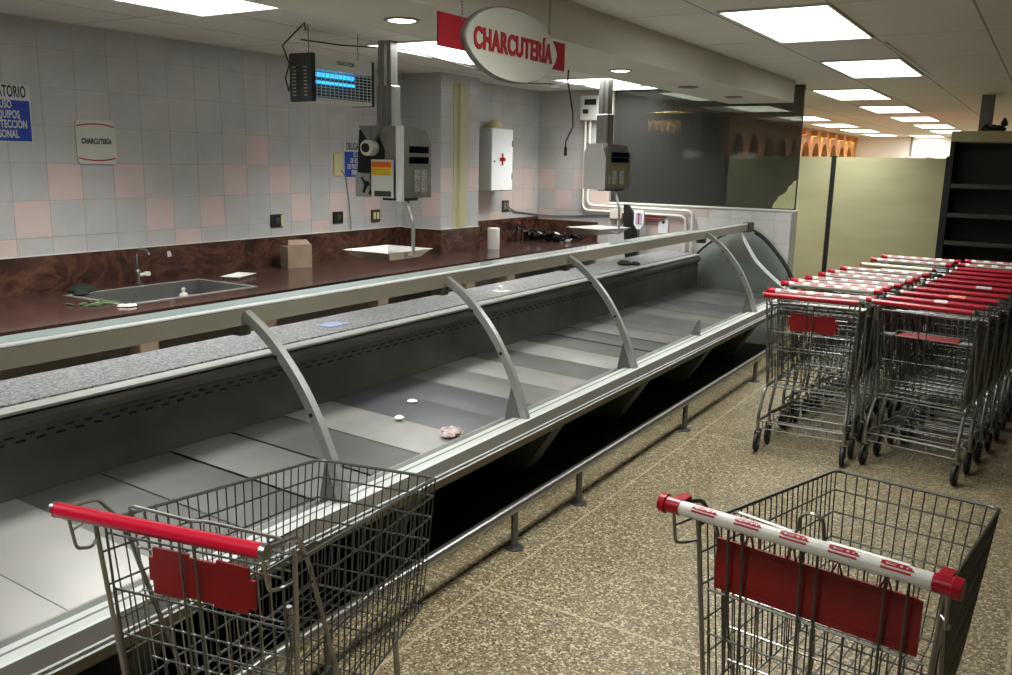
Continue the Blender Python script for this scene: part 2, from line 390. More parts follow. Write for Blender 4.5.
# arched niche wall, lit by small warm lamps
b = MB(); y = 13.2; X0, X1 = -4.35, -4.25
cent = [13.7, 14.55, 15.45, 16.3, 17.15, 18.08, 18.95, 19.75, 20.65, 21.55, 22.4]
edges = [13.2]+[(a+c_)/2 for a, c_ in zip(cent, cent[1:])]+[23.2]
for k, cy in enumerate(cent):
    a0, a1 = edges[k], edges[k+1]; r = .29; zs_ = 1.93
    pts = [(cy+r*math.cos(PI*i/12), zs_+r*1.15*math.sin(PI*i/12)) for i in range(13)]
    poly = [(a0, 1.2), (a0, ZC), (a1, ZC), (a1, 1.2), (cy+r, 1.2)]+pts+[(cy-r, 1.2)]
    # split into strips so every face is convex
    b.box(X0, X1, a0, cy-r, 1.2, ZC); b.box(X0, X1, cy+r, a1, 1.2, ZC)
    for (p, q) in zip(pts, pts[1:]): b.prism([(p[0], p[1]), (q[0], q[1]), (q[0], ZC), (p[0], ZC)], 0, X0, X1)
b.box(X0, X1, 13.2, 23.2, 0, 1.2); b.box(X0-.32, X0-.3, 13.2, 23.2, 0, ZC, 1)
struct(b.build('wall_arches', [M['wood_orange'], M['dark_wood']]))

# ------------------------------------------------------------------ ceiling lights
def light_panel(x0, x1, y0, y1, label):
    L = empty('ceiling_light', ((x0+x1)/2, (y0+y1)/2, ZC)); w_, h_ = (x1-x0)/2, (y1-y0)/2
    b = MB(); e = .012
    b.box(-w_-e, w_+e, -h_-e, -h_, -.012, -.0005).box(-w_-e, w_+e, h_, h_+e, -.012, -.0005).box(-w_-e, -w_, -h_, h_, -.012, -.0005).box(w_, w_+e, -h_, h_, -.012, -.0005)
    b.build('frame', M['paint_white'], L)
    MB().box(-w_, w_, -h_, h_, -.008, -.001).build('diffuser', M['diffuser'], L)
    ld = bpy.data.lights.new('louvre_lamp', 'AREA'); ld.shape = 'RECTANGLE'; ld.size = 2*w_; ld.size_y = 2*h_
    ld.energy = PANEL*4*w_*h_; ld.color = (1.0, 1.0, .975); ld.spread = math.radians(SPREAD)
    lo = bpy.data.objects.new('louvre_lamp', ld); C.objects.link(lo); lo.parent = L; lo.location = (0, 0, -.0095)
    return tag(L, label, 'ceiling light', 'recessed ceiling light panels')
names = ['big bright ceiling panel nearest in the right hand aisle row', 'second bright ceiling panel along the right hand aisle row', 'third bright ceiling panel of the aisle row, before the cream boards', 'fourth ceiling panel of the aisle row, above the cream boards', 'fifth ceiling panel of the aisle row, small and far', 'sixth ceiling panel of the aisle row, beside the tall dark shelf', 'seventh and farthest ceiling panel of the aisle row']
for (x0, x1, y0, y1), nm in zip([(-1.56, -1.03, 4.56, 5.77), (-1.57, -1.04, 6.94, 8.2), (-2.19, -1.65, 9.4, 10.75), (-2.2, -1.66, 11.95, 13.3), (-2.2, -1.66, 14.4, 15.7), (-2.2, -1.66, 16.9, 18.2), (-2.2, -1.66, 19.3, 20.6)], names):
    light_panel(x0, x1, y0, y1, nm)
for (x0, x1, y0, y1), nm in zip([(-4.17, -3.57, 2.25, 3.46), (-4.14, -3.57, 4.83, 6.1), (-4.14, -3.57, 7.5, 8.7)], ['bright ceiling panel above the sink, cut by the photo top', 'bright ceiling panel behind the hanging oval sign', 'bright ceiling panel by the farther hanging scale, before the tinted glass']):
    light_panel(x0, x1, y0, y1, nm)
for y0, nm in zip((9.2, 11.5, 14.0, 16.4, 18.8, 21.2), ['ceiling panel seen nearest through the tinted glass', 'ceiling panel seen second through the tinted glass', 'ceiling panel just right of the tinted glass edge', 'ceiling panel second right of the glass, near the arches', 'ceiling panel third right of the glass, near the arches', 'farthest ceiling panel along the arches']):
    light_panel(-3.8, -3.22, y0, y0+1.25, nm)
light_panel(-2.9, -2.3, 21.9, 23.1, 'extra ceiling panel added closest to the white far wall')  # this and the next panel are added to whiten the far wall
light_panel(-.9, -.3, 21.9, 23.1, 'extra ceiling panel added at the white far wall, hidden right of the tall shelf')
light_panel(-1.57, -1.02, 2.0, 3.2, 'ceiling panel above the front carts, just above the photo')
light_panel(-4.17, -3.57, -.3, .9, 'extra ceiling panel added above the counter, just outside the top left photo corner')  # unseen panel added to brighten the near deck
light_panel(-1.57, -1.02, -.6, .6, 'ceiling panel behind the camera over the aisle')
def downlight(x, y, on, label):
    L = empty('downlight', (x, y, 2.335))
    MB().lathe([(.078, -.001), (.078, -.005), (.07, -.009), (.06, -.005), (.06, -.001)], n=28).build('ring', M['steel'] if on else M['grey_plastic'], L, True)
    MB().lathe([(.057, -.002), (.054, -.006), (.03, -.008)], n=24).build('lamp', M['lamp'] if on else M['gondola_dark'], L, True)
    tag(L, label, 'ceiling light', 'round downlights in the soffit')
downlight(-2.44, 3.07, True, 'lit round downlight in the soffit left of the oval sign')
downlight(-2.42, 5.25, True, 'lit round downlight in the soffit right of the oval sign')
downlight(-2.43, 6.5, False, 'unlit round downlight in the soffit, nearer of two unlit')
downlight(-2.41, 7.55, False, 'unlit round downlight in the soffit, farther of two unlit')
for k, cy in enumerate(cent[4:]):
    L = empty('wall_lamp', (-4.25, cy+.45 if cy < 22 else cy+.3, 2.42))
    MB().box(0, .11, -.05, .05, .055, .065).box(.1, .11, -.05, .05, -.04, .065).box(0, .1, -.05, -.045, -.04, .065).box(0, .1, .045, .05, -.04, .065).build('shade', M['wood_orange'], L)
    MB().lathe([(.02, 0), (.035, .02), (.03, .05)], (.055, 0, 0), 12).build('bulb', M['warm'], L, True)
    tag(L, 'small warm lamp between arched niches, %s from the glass edge' % ('first second third fourth fifth sixth seventh'.split()[k]), 'lamp', 'warm lamps on the arched wall')

# ------------------------------------------------------------------ counter with sink
ZT = .9; XF = -4.2
ct = empty('counter', (0, 0, 0)); tag(ct, 'long red brown stone worktop with splashback along the tiled wall', 'counter')
SX0, SX1, SY0, SY1 = -5.02, -4.46, 3.06, 4.02
b = MB()
for x0, x1, y0, y1 in ((XW, XF, -.5, SY0), (XW, SX0, SY0, SY1), (SX1, XF, SY0, SY1), (XW, XF, SY1, 6.6), (XC, XF, 6.6, 7.23), (XR, XF, 7.23, YB)):
    b.box(x0+.001, x1, y0, y1, ZT-.035, ZT)
b.build('worktop', M['worktop'], ct)
b = MB(); b.box(XW+.001, XW+.022, -.5, 4.65, ZT, 1.128).box(XW+.001, XW+.022, 4.653, 6.6, ZT, 1.128).box(XW+.022, XC, 6.577, 6.599, ZT, 1.12).box(XC+.001, XC+.022, 6.577, 7.22, ZT, 1.12)
b.box(XR+.001, XR+.022, 7.235, YB-.001, ZT, 1.15).box(XR+.022, -4.22, YB-.022, YB-.001, ZT, 1.12)
b.build('splashback', M['granite'], ct)
MB().box(XW+.001, XW+.026, -.5, 6.6, 1.128, 1.133).box(XW+.001, XC+.024, 6.574, 6.599, 1.12, 1.125).box(XC+.001, XC+.024, 6.575, 7.22, 1.12, 1.125).build('caulk_line', M['paint_white'], ct)
for y0, y1 in ((.9, 1.02), (1.95, 2.07), (2.98, 3.1), (3.88, 4.0), (5.03, 5.15), (6.22, 6.34), (6.9, 7.02), (8.0, 8.12)):
    b = MB().box(-4.34, -4.235, y0, y1, 0, .862); b.build('support_pillar', M['pillar'], ct)
MB().box(XW+.1, -4.5, -.5, YB-.05, .0, .03).build('plinth', M['black'], ct)

sk = empty('sink', (0, 0, ZT)); tag(sk, 'recessed stainless steel sink set into the brown worktop', 'sink')
b = MB(); e = .018
X0, X1, Y0, Y1 = SX0, SX1, SY0, SY1
b.box(X0-.02, X0+.004, Y0-.02, Y1+.02, .0005, .004).box(X1-.004, X1+.02, Y0-.02, Y1+.02, .0005, .004).box(X0, X1, Y0-.02, Y0+.004, .0005, .004).box(X0, X1, Y1-.004, Y1+.02, .0005, .004)
b.build('rim', M['steel_bright'], sk)
b = MB()
b.box(X0+.002, X0+.006, Y0+.002, Y1-.002, -.13, .001).box(X1-.006, X1-.002, Y0+.002, Y1-.002, -.13, .001).box(X0+.002, X1-.002, Y0+.002, Y0+.006, -.13, .001).box(X0+.002, X1-.002, Y1-.006, Y1-.002, -.13, .001).box(X0+.002, X1-.002, Y0+.002, Y1-.002, -.134, -.13)
b.build('basin', mat('sink_steel', (118, 118, 115), .4, .5), sk)
MB().lathe([(.045, -.13), (.045, -.126), (.02, -.128)], ((X0+X1)/2, (Y0+Y1)/2, 0), 20).build('drain', M['chrome_dark'], sk, True)
fa = empty('faucet', (-5.12, 3.62, ZT)); tag(fa, 'chrome swan neck faucet behind the sink', 'faucet')
MB().lathe([(.024, 0), (.024, .01), (.014, .016), (.014, .07), (.018, .075), (.018, .09), (.01, .1)], n=16).build('body', M['chrome'], fa, True)
MB().tube([(0, 0, .09), (0, -.005, .16), (.01, -.01, .21), (.05, -.01, .24), (.1, 0, .235), (.125, .005, .205)], .009, 10).build('spout', M['chrome'], fa, True)
MB().tube([(0, .01, .06), (.01, .05, .065)], .012, 10).lathe([(.02, -.012), (.023, 0), (.018, .014)], (.012, .062, .066), 12).build('handle', M['white_plastic'], fa, True)
h = MB().box(0, .004, -.012, .012, -.01, .03).tube([(.004, 0, .02), (.02, 0, .018), (.022, 0, -.005)], .005, 8).build('wall_hook', M['white_plastic'], None, loc=(XW+.022, 3.95, 1.06)); tag(h, 'small white hook on the stone splashback right of the faucet', 'hook')

# ------------------------------------------------------------------ things on the worktop
b = empty('cardboard_box', (-5.05, 5.0, ZT), math.radians(-24)); b.scale = (1.12, 1.15, .96); tag(b, 'open brown cardboard box on the worktop against the splashback', 'box')
MB().box(-.075, -.072, -.085, .085, 0, .17).box(.072, .075, -.085, .085, 0, .19).box(-.072, .072, -.085, -.082, 0, .17).box(-.072, .072, .082, .085, 0, .17).box(-.072, .072, -.082, .082, 0, .003).build('carton', M['card'], b)
MB().add([(.072, -.08, .19), (.072, .08, .19), (.03, .065, .225), (.03, -.065, .225), (.075, -.08, .19), (.075, .08, .19), (.033, .065, .227), (.033, -.065, .227)], [(0, 1, 2, 3), (4, 7, 6, 5), (0, 4, 5, 1), (1, 5, 6, 2), (2, 6, 7, 3), (3, 7, 4, 0)]).build('flap', M['card'], b)
tr = empty('foam_tray', (-4.9, 4.28, ZT), math.radians(20)); tag(tr, 'white foam tray lying on the worktop right of the sink', 'tray')
def dish(x0, y0, x1, y1, h, t_=.003, lip=.012):
    o = [(-x1, -y1), (x1, -y1), (x1, y1), (-x1, y1)]; i_ = [(-x0, -y0), (x0, -y0), (x0, y0), (-x0, y0)]
    L = [(p, 0) for p in i_], [(p, h) for p in o], [((p[0]*(1+lip/x1), p[1]*(1+lip/y1)), h) for p in o], [((p[0]*(1+lip/x1), p[1]*(1+lip/y1)), h+t_) for p in o], [((p[0], p[1]), h+t_) for p in o], [(p, t_) for p in i_]
    vs = [(p[0], p[1], z) for ring in L for p, z in ring]; fs = [(3, 2, 1, 0), (20, 21, 22, 23)]
    for k in range(5):
        for q in range(4): fs.append((k*4+q, k*4+(q+1) % 4, (k+1)*4+(q+1) % 4, (k+1)*4+q))
    return vs, fs
MB().add(*dish(.05, .1, .06, .115, .016)).build('tray_body', M['foam'], tr)
d = MB().lathe([(.028, 0), (.03, .003), (.03, .05), (.026, .06), (.011, .066), (.011, .08), (.014, .08), (.014, .095), (.004, .1)], (-4.95, 3.84, ZT-.13), 16).build('soap_bottle', M['white_plastic'], None, True); tag(d, 'little white pump bottle standing in the sink', 'bottle')
g = MB()
for k in range(14):
    x_, y_, a = random.uniform(-.06, .06), random.uniform(-.1, .1), random.uniform(0, PI)
    g.tube([(x_, y_, .003+.002*k % .01), (x_+.05*math.cos(a), y_+.05*math.sin(a), .008), (x_+.09*math.cos(a), y_+.09*math.sin(a), .004)], [.003, .008, .002], 5)
tag(g.build('green_scraps', M['leaf'], None, loc=(-4.6, 2.95, ZT)), 'green vegetable scraps on the worktop at the sink corner', 'scraps')
g = MB()
for k in range(9):
    a = k*.7; g.lathe([(.012, 0), (.02, .006), (.012, .014)], (-4.4+.022*math.cos(a), 3.03+.03*math.sin(a*1.7), ZT), 7)
tag(g.build('crumpled_paper', M['paper']), 'crumpled white paper scrap on the worktop before the sink', 'paper')
g = MB().lathe([(.06, 0), (.085, .012), (.07, .03), (.03, .045)], (-5.1, 3.2, ZT), 10).lathe([(.04, 0), (.05, .01), (.02, .03)], (-4.98, 3.12, ZT), 9)
tag(g.build('cleaning_rag', M['cloth'], None, True), 'dark green rag bunched up at the left end of the sink', 'rag')
g = MB().lathe([(.058, 0), (.06, .004), (.06, .205), (.052, .21), (.02, .21), (.02, .206)], (-4.66, 7.3, ZT), 24)
tag(g.build('paper_roll', M['paper'], None, True), 'upright white paper roll on the worktop by the yellow striped column', 'paper roll')
bo = empty('plastic_bottle', (-4.86, 8.12, ZT)); tag(bo, 'clear plastic bottle with red cap beside the black plastic heap', 'bottle')
MB().lathe([(.032, 0), (.035, .01), (.033, .06), (.035, .12), (.03, .16), (.013, .19), (.013, .2)], n=16).build('bottle_body', M['glass_bottle'], bo, True)
MB().lathe([(.016, .2), (.016, .222), (.012, .225)], n=14).build('cap', M['red_plastic'], bo, True)
g = MB(); random.seed(3)
for k in range(34):
    x_, y_ = -4.95+.5*random.random(), 8.36+.22*random.random(); z_ = ZT+random.uniform(.01, .05)
    pts = [(x_, y_, z_)]
    for q in range(4): x_ += random.uniform(-.05, .09); y_ += random.uniform(-.06, .05); z_ = ZT+random.uniform(.02, .1); pts.append((x_, min(y_, YB-.05), z_))
    g.tube(pts, [.012, .022, .016, .02, .008], 5)
m = mat('black_shiny_bag', (16, 17, 17), .22); M['bag'] = m
tag(g.build('plastic_bag_heap', m), 'heap of crumpled black plastic bags in the back worktop corner', 'plastic bags')
g = MB().box(-4.62, -4.52, 8.4, 8.5, ZT, ZT+.05).lathe([(.03, .0), (.035, .02), (.02, .04)], (-4.42, 8.42, ZT), 8)
tag(g.build('small_carton', M['grey_plastic']), 'small grey carton at the right end of the black bags', 'carton')

# ------------------------------------------------------------------ wall fittings behind the counter
def plate(name, label, cat, y, z, w_, h_, base, face, x=XW, face_kind='socket'):
    p = empty(name, (x, y, z)); tag(p, label, cat)
    MB().rbox(.0005, .014, -w_/2, w_/2, -h_/2, h_/2, .003).build('plate', base, p)
    if face_kind == 'socket':
        MB().lathe([(h_*.28, 0), (h_*.28, .006), (h_*.2, .008)], (.014, 0, 0), 16, ax=0).build('socket', face, p, True)
    elif face_kind == 'switches':
        for s_ in (-1, 1):
            MB().rbox(.014, .02, s_*w_*.2-w_*.13, s_*w_*.2+w_*.13, -h_*.28, h_*.28, .002).build('rocker', face, p)
    return p
o1 = plate('wall_outlet', 'black outlet with yellow cover edge above the cardboard box', 'outlet', 4.99, 1.255, .13, .1, M['black'], M['gondola_dark'])
MB().rbox(.0145, .02, .035, .062, -.045, .045, .002).build('yellow_cover', M['ivory'], o1)
plate('wall_outlet', 'square black outlet with cable left of the nearer scale', 'outlet', 5.7, 1.25, .125, .1, M['black'], M['gondola_dark'])
plate('wall_switch', 'twin ivory switches in grey frame under the nearer scale', 'switch', 6.2, 1.245, .12, .11, M['gondola_dark'], M['ivory'], face_kind='switches')
plate('junction_plate', 'tall ivory cover plate left of the blue sign by the scale', 'cover plate', 5.71, 1.70, .1, .19, M['ivory'], M['ivory'], face_kind='none')
plate('wall_outlet', 'dark square outlet below the first aid cabinet', 'outlet', 8.05, 1.287, .13, .12, M['gondola_dark'], M['grey_plastic'], x=XR, face_kind='switches')
g = MB().tube([(XW+.02, 5.73, 1.66), (XW+.012, 5.8, 1.6), (XW+.01, 5.84, 1.4), (XW+.01, 5.86, 1.2), (XW+.014, 5.86, 1.135)], .004, 6)
tag(g.build('cable', M['grey_plastic'], None, True), 'thin grey cable from the ivory plate down to the splashback', 'cable')
g = MB().tube([(XR+.02, 8.1, 1.27), (XR+.012, 8.25, 1.22), (XR+.012, YB-.015, 1.17), (-4.8, YB-.012, 1.165), (-4.3, YB-.012, 1.19), (-4.06, YB-.012, 1.2)], .007, 6)
tag(g.build('cable', M['grey_plastic'], None, True), 'long grey cable from the outlet round the corner to the junction box', 'cable')
g = MB().box(XC+.0008, XC+.006, 6.795, 7.01, 1.126, ZC-.08); g.prism([(XC+.006, 6.86), (XC+.03, 6.87), (XC+.03, 6.93), (XC+.006, 6.94)], 2, 1.126, ZC-.08)
tag(g.build('conduit_cover', M['yellowstrip']), 'pale yellow vertical conduit cover on the tiled column', 'conduit')
# red cross cabinet
fc = empty('first_aid_cabinet', (XR, 7.64, 1.475)); tag(fc, 'white metal cabinet with a red cross on the recessed wall', 'first aid cabinet')
MB().rbox(.001, .2, -.205, .205, -.015, .605, .005).build('body', M['paint_white'], fc)
dr = MB().rbox(.2, .215, -.2, .2, -.009, .6, .004).build('door', M['enamel'], fc)
MB().box(.2152, .217, -.016, .016, .24, .36).box(.2152, .217, -.055, .055, .282, .318).build('red_cross', M['letterred'], dr)
MB().lathe([(.01, 0), (.01, .01), (.006, .014)], (.215, -.155, .28), 12, ax=0).build('lock', M['chrome'], dr, True)
MB().tube([(.218, .185, .1), (.218, .185, .16)], .005, 6).tube([(.218, .185, .43), (.218, .185, .49)], .005, 6).build('hinge', M['chrome'], dr)
g = MB().lathe([(.075, 0), (.08, .01), (.075, .04), (.05, .075), (.015, .088)], (XR+.1, 7.66, 2.081), 18)
g.prism([(XR+.1, 7.5), (XR+.17, 7.52), (XR+.18, 7.6), (XR+.03, 7.6)], 2, 2.082, 2.09)
tag(g.build('folded_cap', M['ivory'], None, True), 'beige cap lying on top of the first aid cabinet', 'cap')

# signs on the wall
def blue_sign(y, z, w_, h_, label):
    s_ = empty('safety_sign', (XW, y, z)); tag(s_, label, 'sign')
    MB().box(.001, .005, -w_/2, w_/2, -h_/2, h_/2).build('board', M['signwhite'], s_)
    MB().box(.0052, .006, -w_/2+.008, w_/2-.008, -h_/2+.01, h_/2-h_*.27).build('blue_field', M['blue'], s_)
    text('heading', 'OBLIGATORIO', h_*.27, (.0062, 0, h_*.37), FX, M['ink'], s_, off=.0022, fit=w_*.86, gap=1.08)
    for k, tx in enumerate(('EL USO', 'DE EQUIPOS', 'DE PROTECCIÓN', 'PERSONAL')):
        text('lettering', tx, h_*.185, (.0066, 0, h_*(.15-.168*k)), FX, M['signwhite'], s_, w_/.35*.56, off=.0018, gap=1.08)
    return s_
blue_sign(2.883, 1.972, .35, .335, 'blue and white obligatory protective equipment sign at left photo edge')
blue_sign(5.97, 1.74, .36, .31, 'blue and white sign half hidden behind the nearer scale')
s_ = empty('department_sign', (XW, 3.466, 1.822)); tag(s_, 'white square wall sign with red arcs and the word CHARCUTERÍA', 'sign')
def rrect(w_, h_, r, n=5):
    P = []
    for cx, cy, a in ((w_/2-r, h_/2-r, 0), (-w_/2+r, h_/2-r, PI/2), (-w_/2+r, -h_/2+r, PI), (w_/2-r, -h_/2+r, 1.5*PI)):
        P += [(cx+r*math.cos(a+PI/2*i/n), cy+r*math.sin(a+PI/2*i/n)) for i in range(n+1)]
    return P
MB().prism(rrect(.275, .275, .03), 0, .001, .012).build('board', M['signwhite'], s_)
for sg in (1, -1):
    b = MB(); P = [(-.13+.26*i/12, sg*(.098+.016*(1-((i-6)/6)**2))) for i in range(13)]
    for (p, q) in zip(P, P[1:]): b.prism([(p[0], p[1]-.004), (q[0], q[1]-.004), (q[0], q[1]+.004), (p[0], p[1]+.004)], 0, .0122, .0132)
    b.build('red_arc', M['letterred'], s_)
text('lettering', 'CHARCUTERÍA', .045, (.0126, 0, .005), FX, M['inkblack'], s_, off=.002, fit=.21, gap=1.1)

# ------------------------------------------------------------------ hanging oval sign
SXX = -2.0
s_ = empty('hanging_sign', (SXX, 3.262, 2.229)); tag(s_, 'white oval CHARCUTERÍA sign with red ends hanging on chains', 'sign')
MB().prism([(-.5, -.055), (.5, -.055), (.5, .068), (-.5, .068)], 0, -.03, -.022).build('red_band', M['signred'], s_)
def oval(a, bb, n=48, x=1):     # pointed lens shape with rounded tips
    P = []
    for i in range(n):
        an = 2*PI*i/n; P.append((a*math.copysign(abs(math.cos(an))**.9, math.cos(an)), bb*math.copysign(abs(math.sin(an))**1.25, math.sin(an))))
    return P
MB().prism([(y_+.01, z_) for y_, z_ in oval(.372, .15)], 0, -.022, -.004).build('rim', M['grey_plastic'], s_)
MB().prism([(y_+.01, z_) for y_, z_ in oval(.366, .144)], 0, -.004, .004).build('oval_face', M['signwhite'], s_)
text('lettering', 'CHARCUTERÍA', .112, (.006, .008, -.004), FX, M['letterred'], s_, ext=.003, off=.0036, fit=.63, gap=1.1)
for yy in (-.36, .33):
    b = MB(); z_ = .06; k = 0
    while z_ < .3:
        pts = [(-.013+(.0045*math.cos(a) if k % 2 else 0), yy+(0 if k % 2 else .0045*math.cos(a)), z_+.0075*math.sin(a)) for a in [2*PI*i/8 for i in range(8)]]
        b.tube(pts, .0012, 4, closed=True); z_ += .011; k += 1
    b.build('chain', M['grey_plastic'], s_)

# ------------------------------------------------------------------ insect lamp
z_ = empty('insect_lamp', (-3.88, 4.2, 2.085)); tag(z_, 'white and black electric insect lamp with blue tubes hung from ceiling', 'insect lamp')
W2, L2, H2 = .085, .285, .27
b = MB().box(-W2, W2, -L2+.035, L2-.02, .0, .022).box(-W2, W2, -L2+.035, L2-.02, H2-.085, H2)
for s2 in (-1, 1):
    for k in range(14):
        yy = -L2+.05+k*(2*L2-.08)/13; b.box(s2*W2-.002, s2*W2+.002, yy-.0015, yy+.0015, .02, H2-.08)
    for k in range(9):
        zz = .03+k*.018; b.box(s2*W2-.0025, s2*W2+.0025, -L2+.035, L2-.02, zz-.002, zz+.002)
b.build('housing', M['paint_white'], z_)
for y0, y1 in ((L2-.022, L2), (-L2, -L2+.038)): e_ = MB().rbox(-W2-.006, W2+.006, y0, y1, -.004, H2+.004, .004).build('end_cap', M['black'], z_)
b = MB()
for k in range(9): b.box(-W2+.02, -W2+.05, -L2-.002, -L2, .03+k*.02, .036+k*.02).box(W2-.055, W2-.03, -L2-.002, -L2, .03+k*.02, .036+k*.02)
b.build('vent_slots', M['grey_plastic'], e_)
for zz, xx in ((.16, .045), (.115, .05)):
    MB().tube([(xx, -L2+.045, zz), (xx, .13, zz)], .012, 10).build('glow_tube', M['uv'], z_, True)
MB().box(-.004, .004, -L2+.04, L2-.03, .03, .18).build('backing_plate', M['gondola_dark'], z_)
text('lettering', 'EXOCUTOR', .03, (W2+.0012, .02, H2-.035), FX, M['inkblack'], z_, .95, off=.0006)
for yy in (-.21, .23):
    b = MB().tube([(0, yy, H2), (0, yy, H2+.045), (.008, yy, H2+.05), (0, yy, H2+.06), (0, yy, ZC-2.085)], .003, 6)
    b.build('hanger', M['grey_plastic'], z_)
MB().tube([(0, -.285, .2), (-.02, -.33, .17), (-.03, -.34, .08), (-.02, -.36, .05), (-.02, -.385, .12), (0, -.37, .2), (0, -.42, .3), (.04, -.33, .4), (.04, -.28, .44), (.04, -.27, .4)], .005, 6).build('power_cord', M['black'], z_, True)

# ------------------------------------------------------------------ hanging price scales
def scale(name, loc, rz, z0, z1, lab, pan_off, arm_side, second=False):
    s_ = empty(name, (loc[0], loc[1], 0), rz); tag(s_, lab, 'scale')
    D, Wd = (.19, .163) if not second else (.125, .19)          # half sizes along x and y
    H = z1-z0
    # body: front upper edge bevelled
    prof = [(-Wd, z0), (Wd, z0), (Wd, z1-.1), (Wd-.07, z1-.015), (-Wd+.02, z1), (-Wd, z1-.04)]
    MB().prism(prof, 0, -D+.02, D).build('body', M['steel_dark'], s_)
    fr = MB().prism([(-Wd+.03, z0+.03), (Wd-.015, z0+.03), (Wd-.015, z1-.115), (-Wd+.03, z1-.115)], 0, D, D+.004).build('front_panel', M['steel_dark'] if not second else mat('olive_scale_front', (150, 144, 110), .35, .4), s_)
    for zz in ((.68, .53) if not second else (.76, .64)):
        MB().box(D+.0042, D+.009, -Wd+.075, Wd-.04, z0+H*zz-.022, z0+H*zz+.022).build('display', M['display_black'], fr)
    for yy in (.01, .085) if not second else (-.02, .09):
        MB().box(D+.0042, D+.007, -Wd+.12+yy, -Wd+.18+yy, z0+.03+.01, z0+H*.4).build('keypad', M['keys'], fr)
    if second: MB().box(D+.0042, D+.007, -Wd+.035, -Wd+.06, z0+.04, z0+H*.3).build('keypad', M['keys'], fr)
    MB().box(D-.05, D-.02, .02, .07, z1-.07, z1-.03).build('card_slot', M['black'], s_)
    if second:
        sp = MB().prism([(-D, z0-.01), (D, z0-.01), (D, z1-.13), (D-.05, z1-.01), (-D+.03, z1-.01), (-D, z1-.08)], 1, -Wd-.012, -Wd-.001).build('side_cover', M['enamel'], s_)
    else:
        MB().box(D-.035, D+.012, -Wd-.015, -Wd+.012, z0-.02, z1).build('corner_post', M['enamel'], s_)
        MB().prism([(-D, z0+.16), (-D+.02, z1-.03), (-D+.05, z1-.005), (-.03, z1-.005), (.05, z1-.16), (.05, z0+.16)], 1, -Wd-.003, -Wd-.0005).build('side_recess', M['black'], s_)
        for zr, xr in ((z1-.145, -.045),):
            MB().lathe([(.05, -Wd-.075), (.052, -Wd-.07), (.052, -Wd-.003)], (xr-.005, 0, zr), 22, ax=1).build('label_roll', M['paper'], s_, True)
            MB().lathe([(.028, -Wd-.09), (.03, -Wd-.085), (.03, -Wd-.0755)], (xr-.005, 0, zr), 18, ax=1).build('roll_core', M['black'], s_, True)
        pl = MB().rbox(-.03, D-.036, -Wd-.05, -Wd-.035, z0+.0, z0+.25, .003).build('printer_door', M['paint_white'], s_)
        MB().box(-.022, D-.045, -Wd-.0525, -Wd-.0505, z0+.145, z0+.2).build('yellow_label', M['yellow'], pl)
        MB().box(-.022, D-.045, -Wd-.0528, -Wd-.0505, z0+.2, z0+.235).build('orange_label', M['orange'], pl)
        for k in range(3): MB().box(-.03, D-.06, -Wd-.053, -Wd-.0526, z0+.155+k*.014, z0+.159+k*.014).build('label_print', M['grey_plastic'], pl)
        b = MB().box(-D+.005, -.06, -Wd-.03, -Wd-.004, z0+.0, z0+.15); b.build('printer_mechanism', M['alu'], s_)
        b = MB().tube([(-.11, -Wd-.036, z0+.03), (-.09, -Wd-.04, z0+.08), (-.12, -Wd-.04, z0+.13)], .008, 6).lathe([(.018, -Wd-.05), (.018, -Wd-.031)], (-.08, 0, z0+.09), 12, ax=1).lathe([(.014, -Wd-.05), (.014, -Wd-.031)], (-.04, 0, z0+.03), 12, ax=1)
        b.build('lever', M['black'], s_)
        MB().box(.0, D-.05, -Wd-.054, -Wd-.051, z0+.01, z0+.045).build('label_slot', M['gondola_dark'], pl)
    # mast to the ceiling
    mx = -.05 if not second else -.05
    MB().rbox(mx-.065, mx+.065, -.05, .05, z1-.01, z1+.27, .004).build('mast_sleeve', M['steel'], s_)
    MB().box(mx-.055, mx-.005, -.04, .04, z1+.27, ZC-.001).box(mx+.015, mx+.05, -.035, .035, z1+.24, ZC-.001).build('mast', M['steel'], s_)
    if not second: MB().prism([(mx-.1, z1), (mx+.1, z1), (mx+.01, z1-.13)], 1, -Wd-.035, -Wd-.004).build('mast_gusset', M['steel'], s_)
    # arm and pan
    px_, py_, pz = pan_off
    MB().box(-.04, .14, -.08, .08, z0-.022, z0-.0005).build('load_cell', M['gondola_dark'], s_)
    MB().tube([(.1, -.02, z0-.01), (.1, 0, z0-.04), (.13, .0, z0-.1), (.155, .0, z0-.17), (.16, 0, z0-.22), (.16, 0, pz-.02), (px_+.1, py_, pz-.022), (px_, py_, pz-.02)], .013, 8).build('pan_arm', M['steel_bright'], s_, True)
    pn = MB().add(*[[(v[0]+px_, v[1]+py_, v[2]+pz-.05) for v in dish(.15, .17, .2, .235, .055)[0]], dish(.15, .17, .2, .235, .055)[1]]).build('pan', M['steel_bright'], s_)
    MB().tube([(.02, .1, z0-.001), (.03, .12, z0-.03), (.0, .13, z0-.08)], .005, 6).build('cord', M['black'], s_)
    return s_
scale('hanging_scale', (-3.86, 4.77), 0, 1.5, 1.97, 'steel hanging price scale with yellow warning label, nearer of two', (-.1, .05, 1.12), 1)
scale('hanging_scale', (-3.6, 7.62), math.radians(-12), 1.525, 1.935, 'hanging price scale with plain white side cover, farther of two', (-.2, .15, 1.13), 1, True)

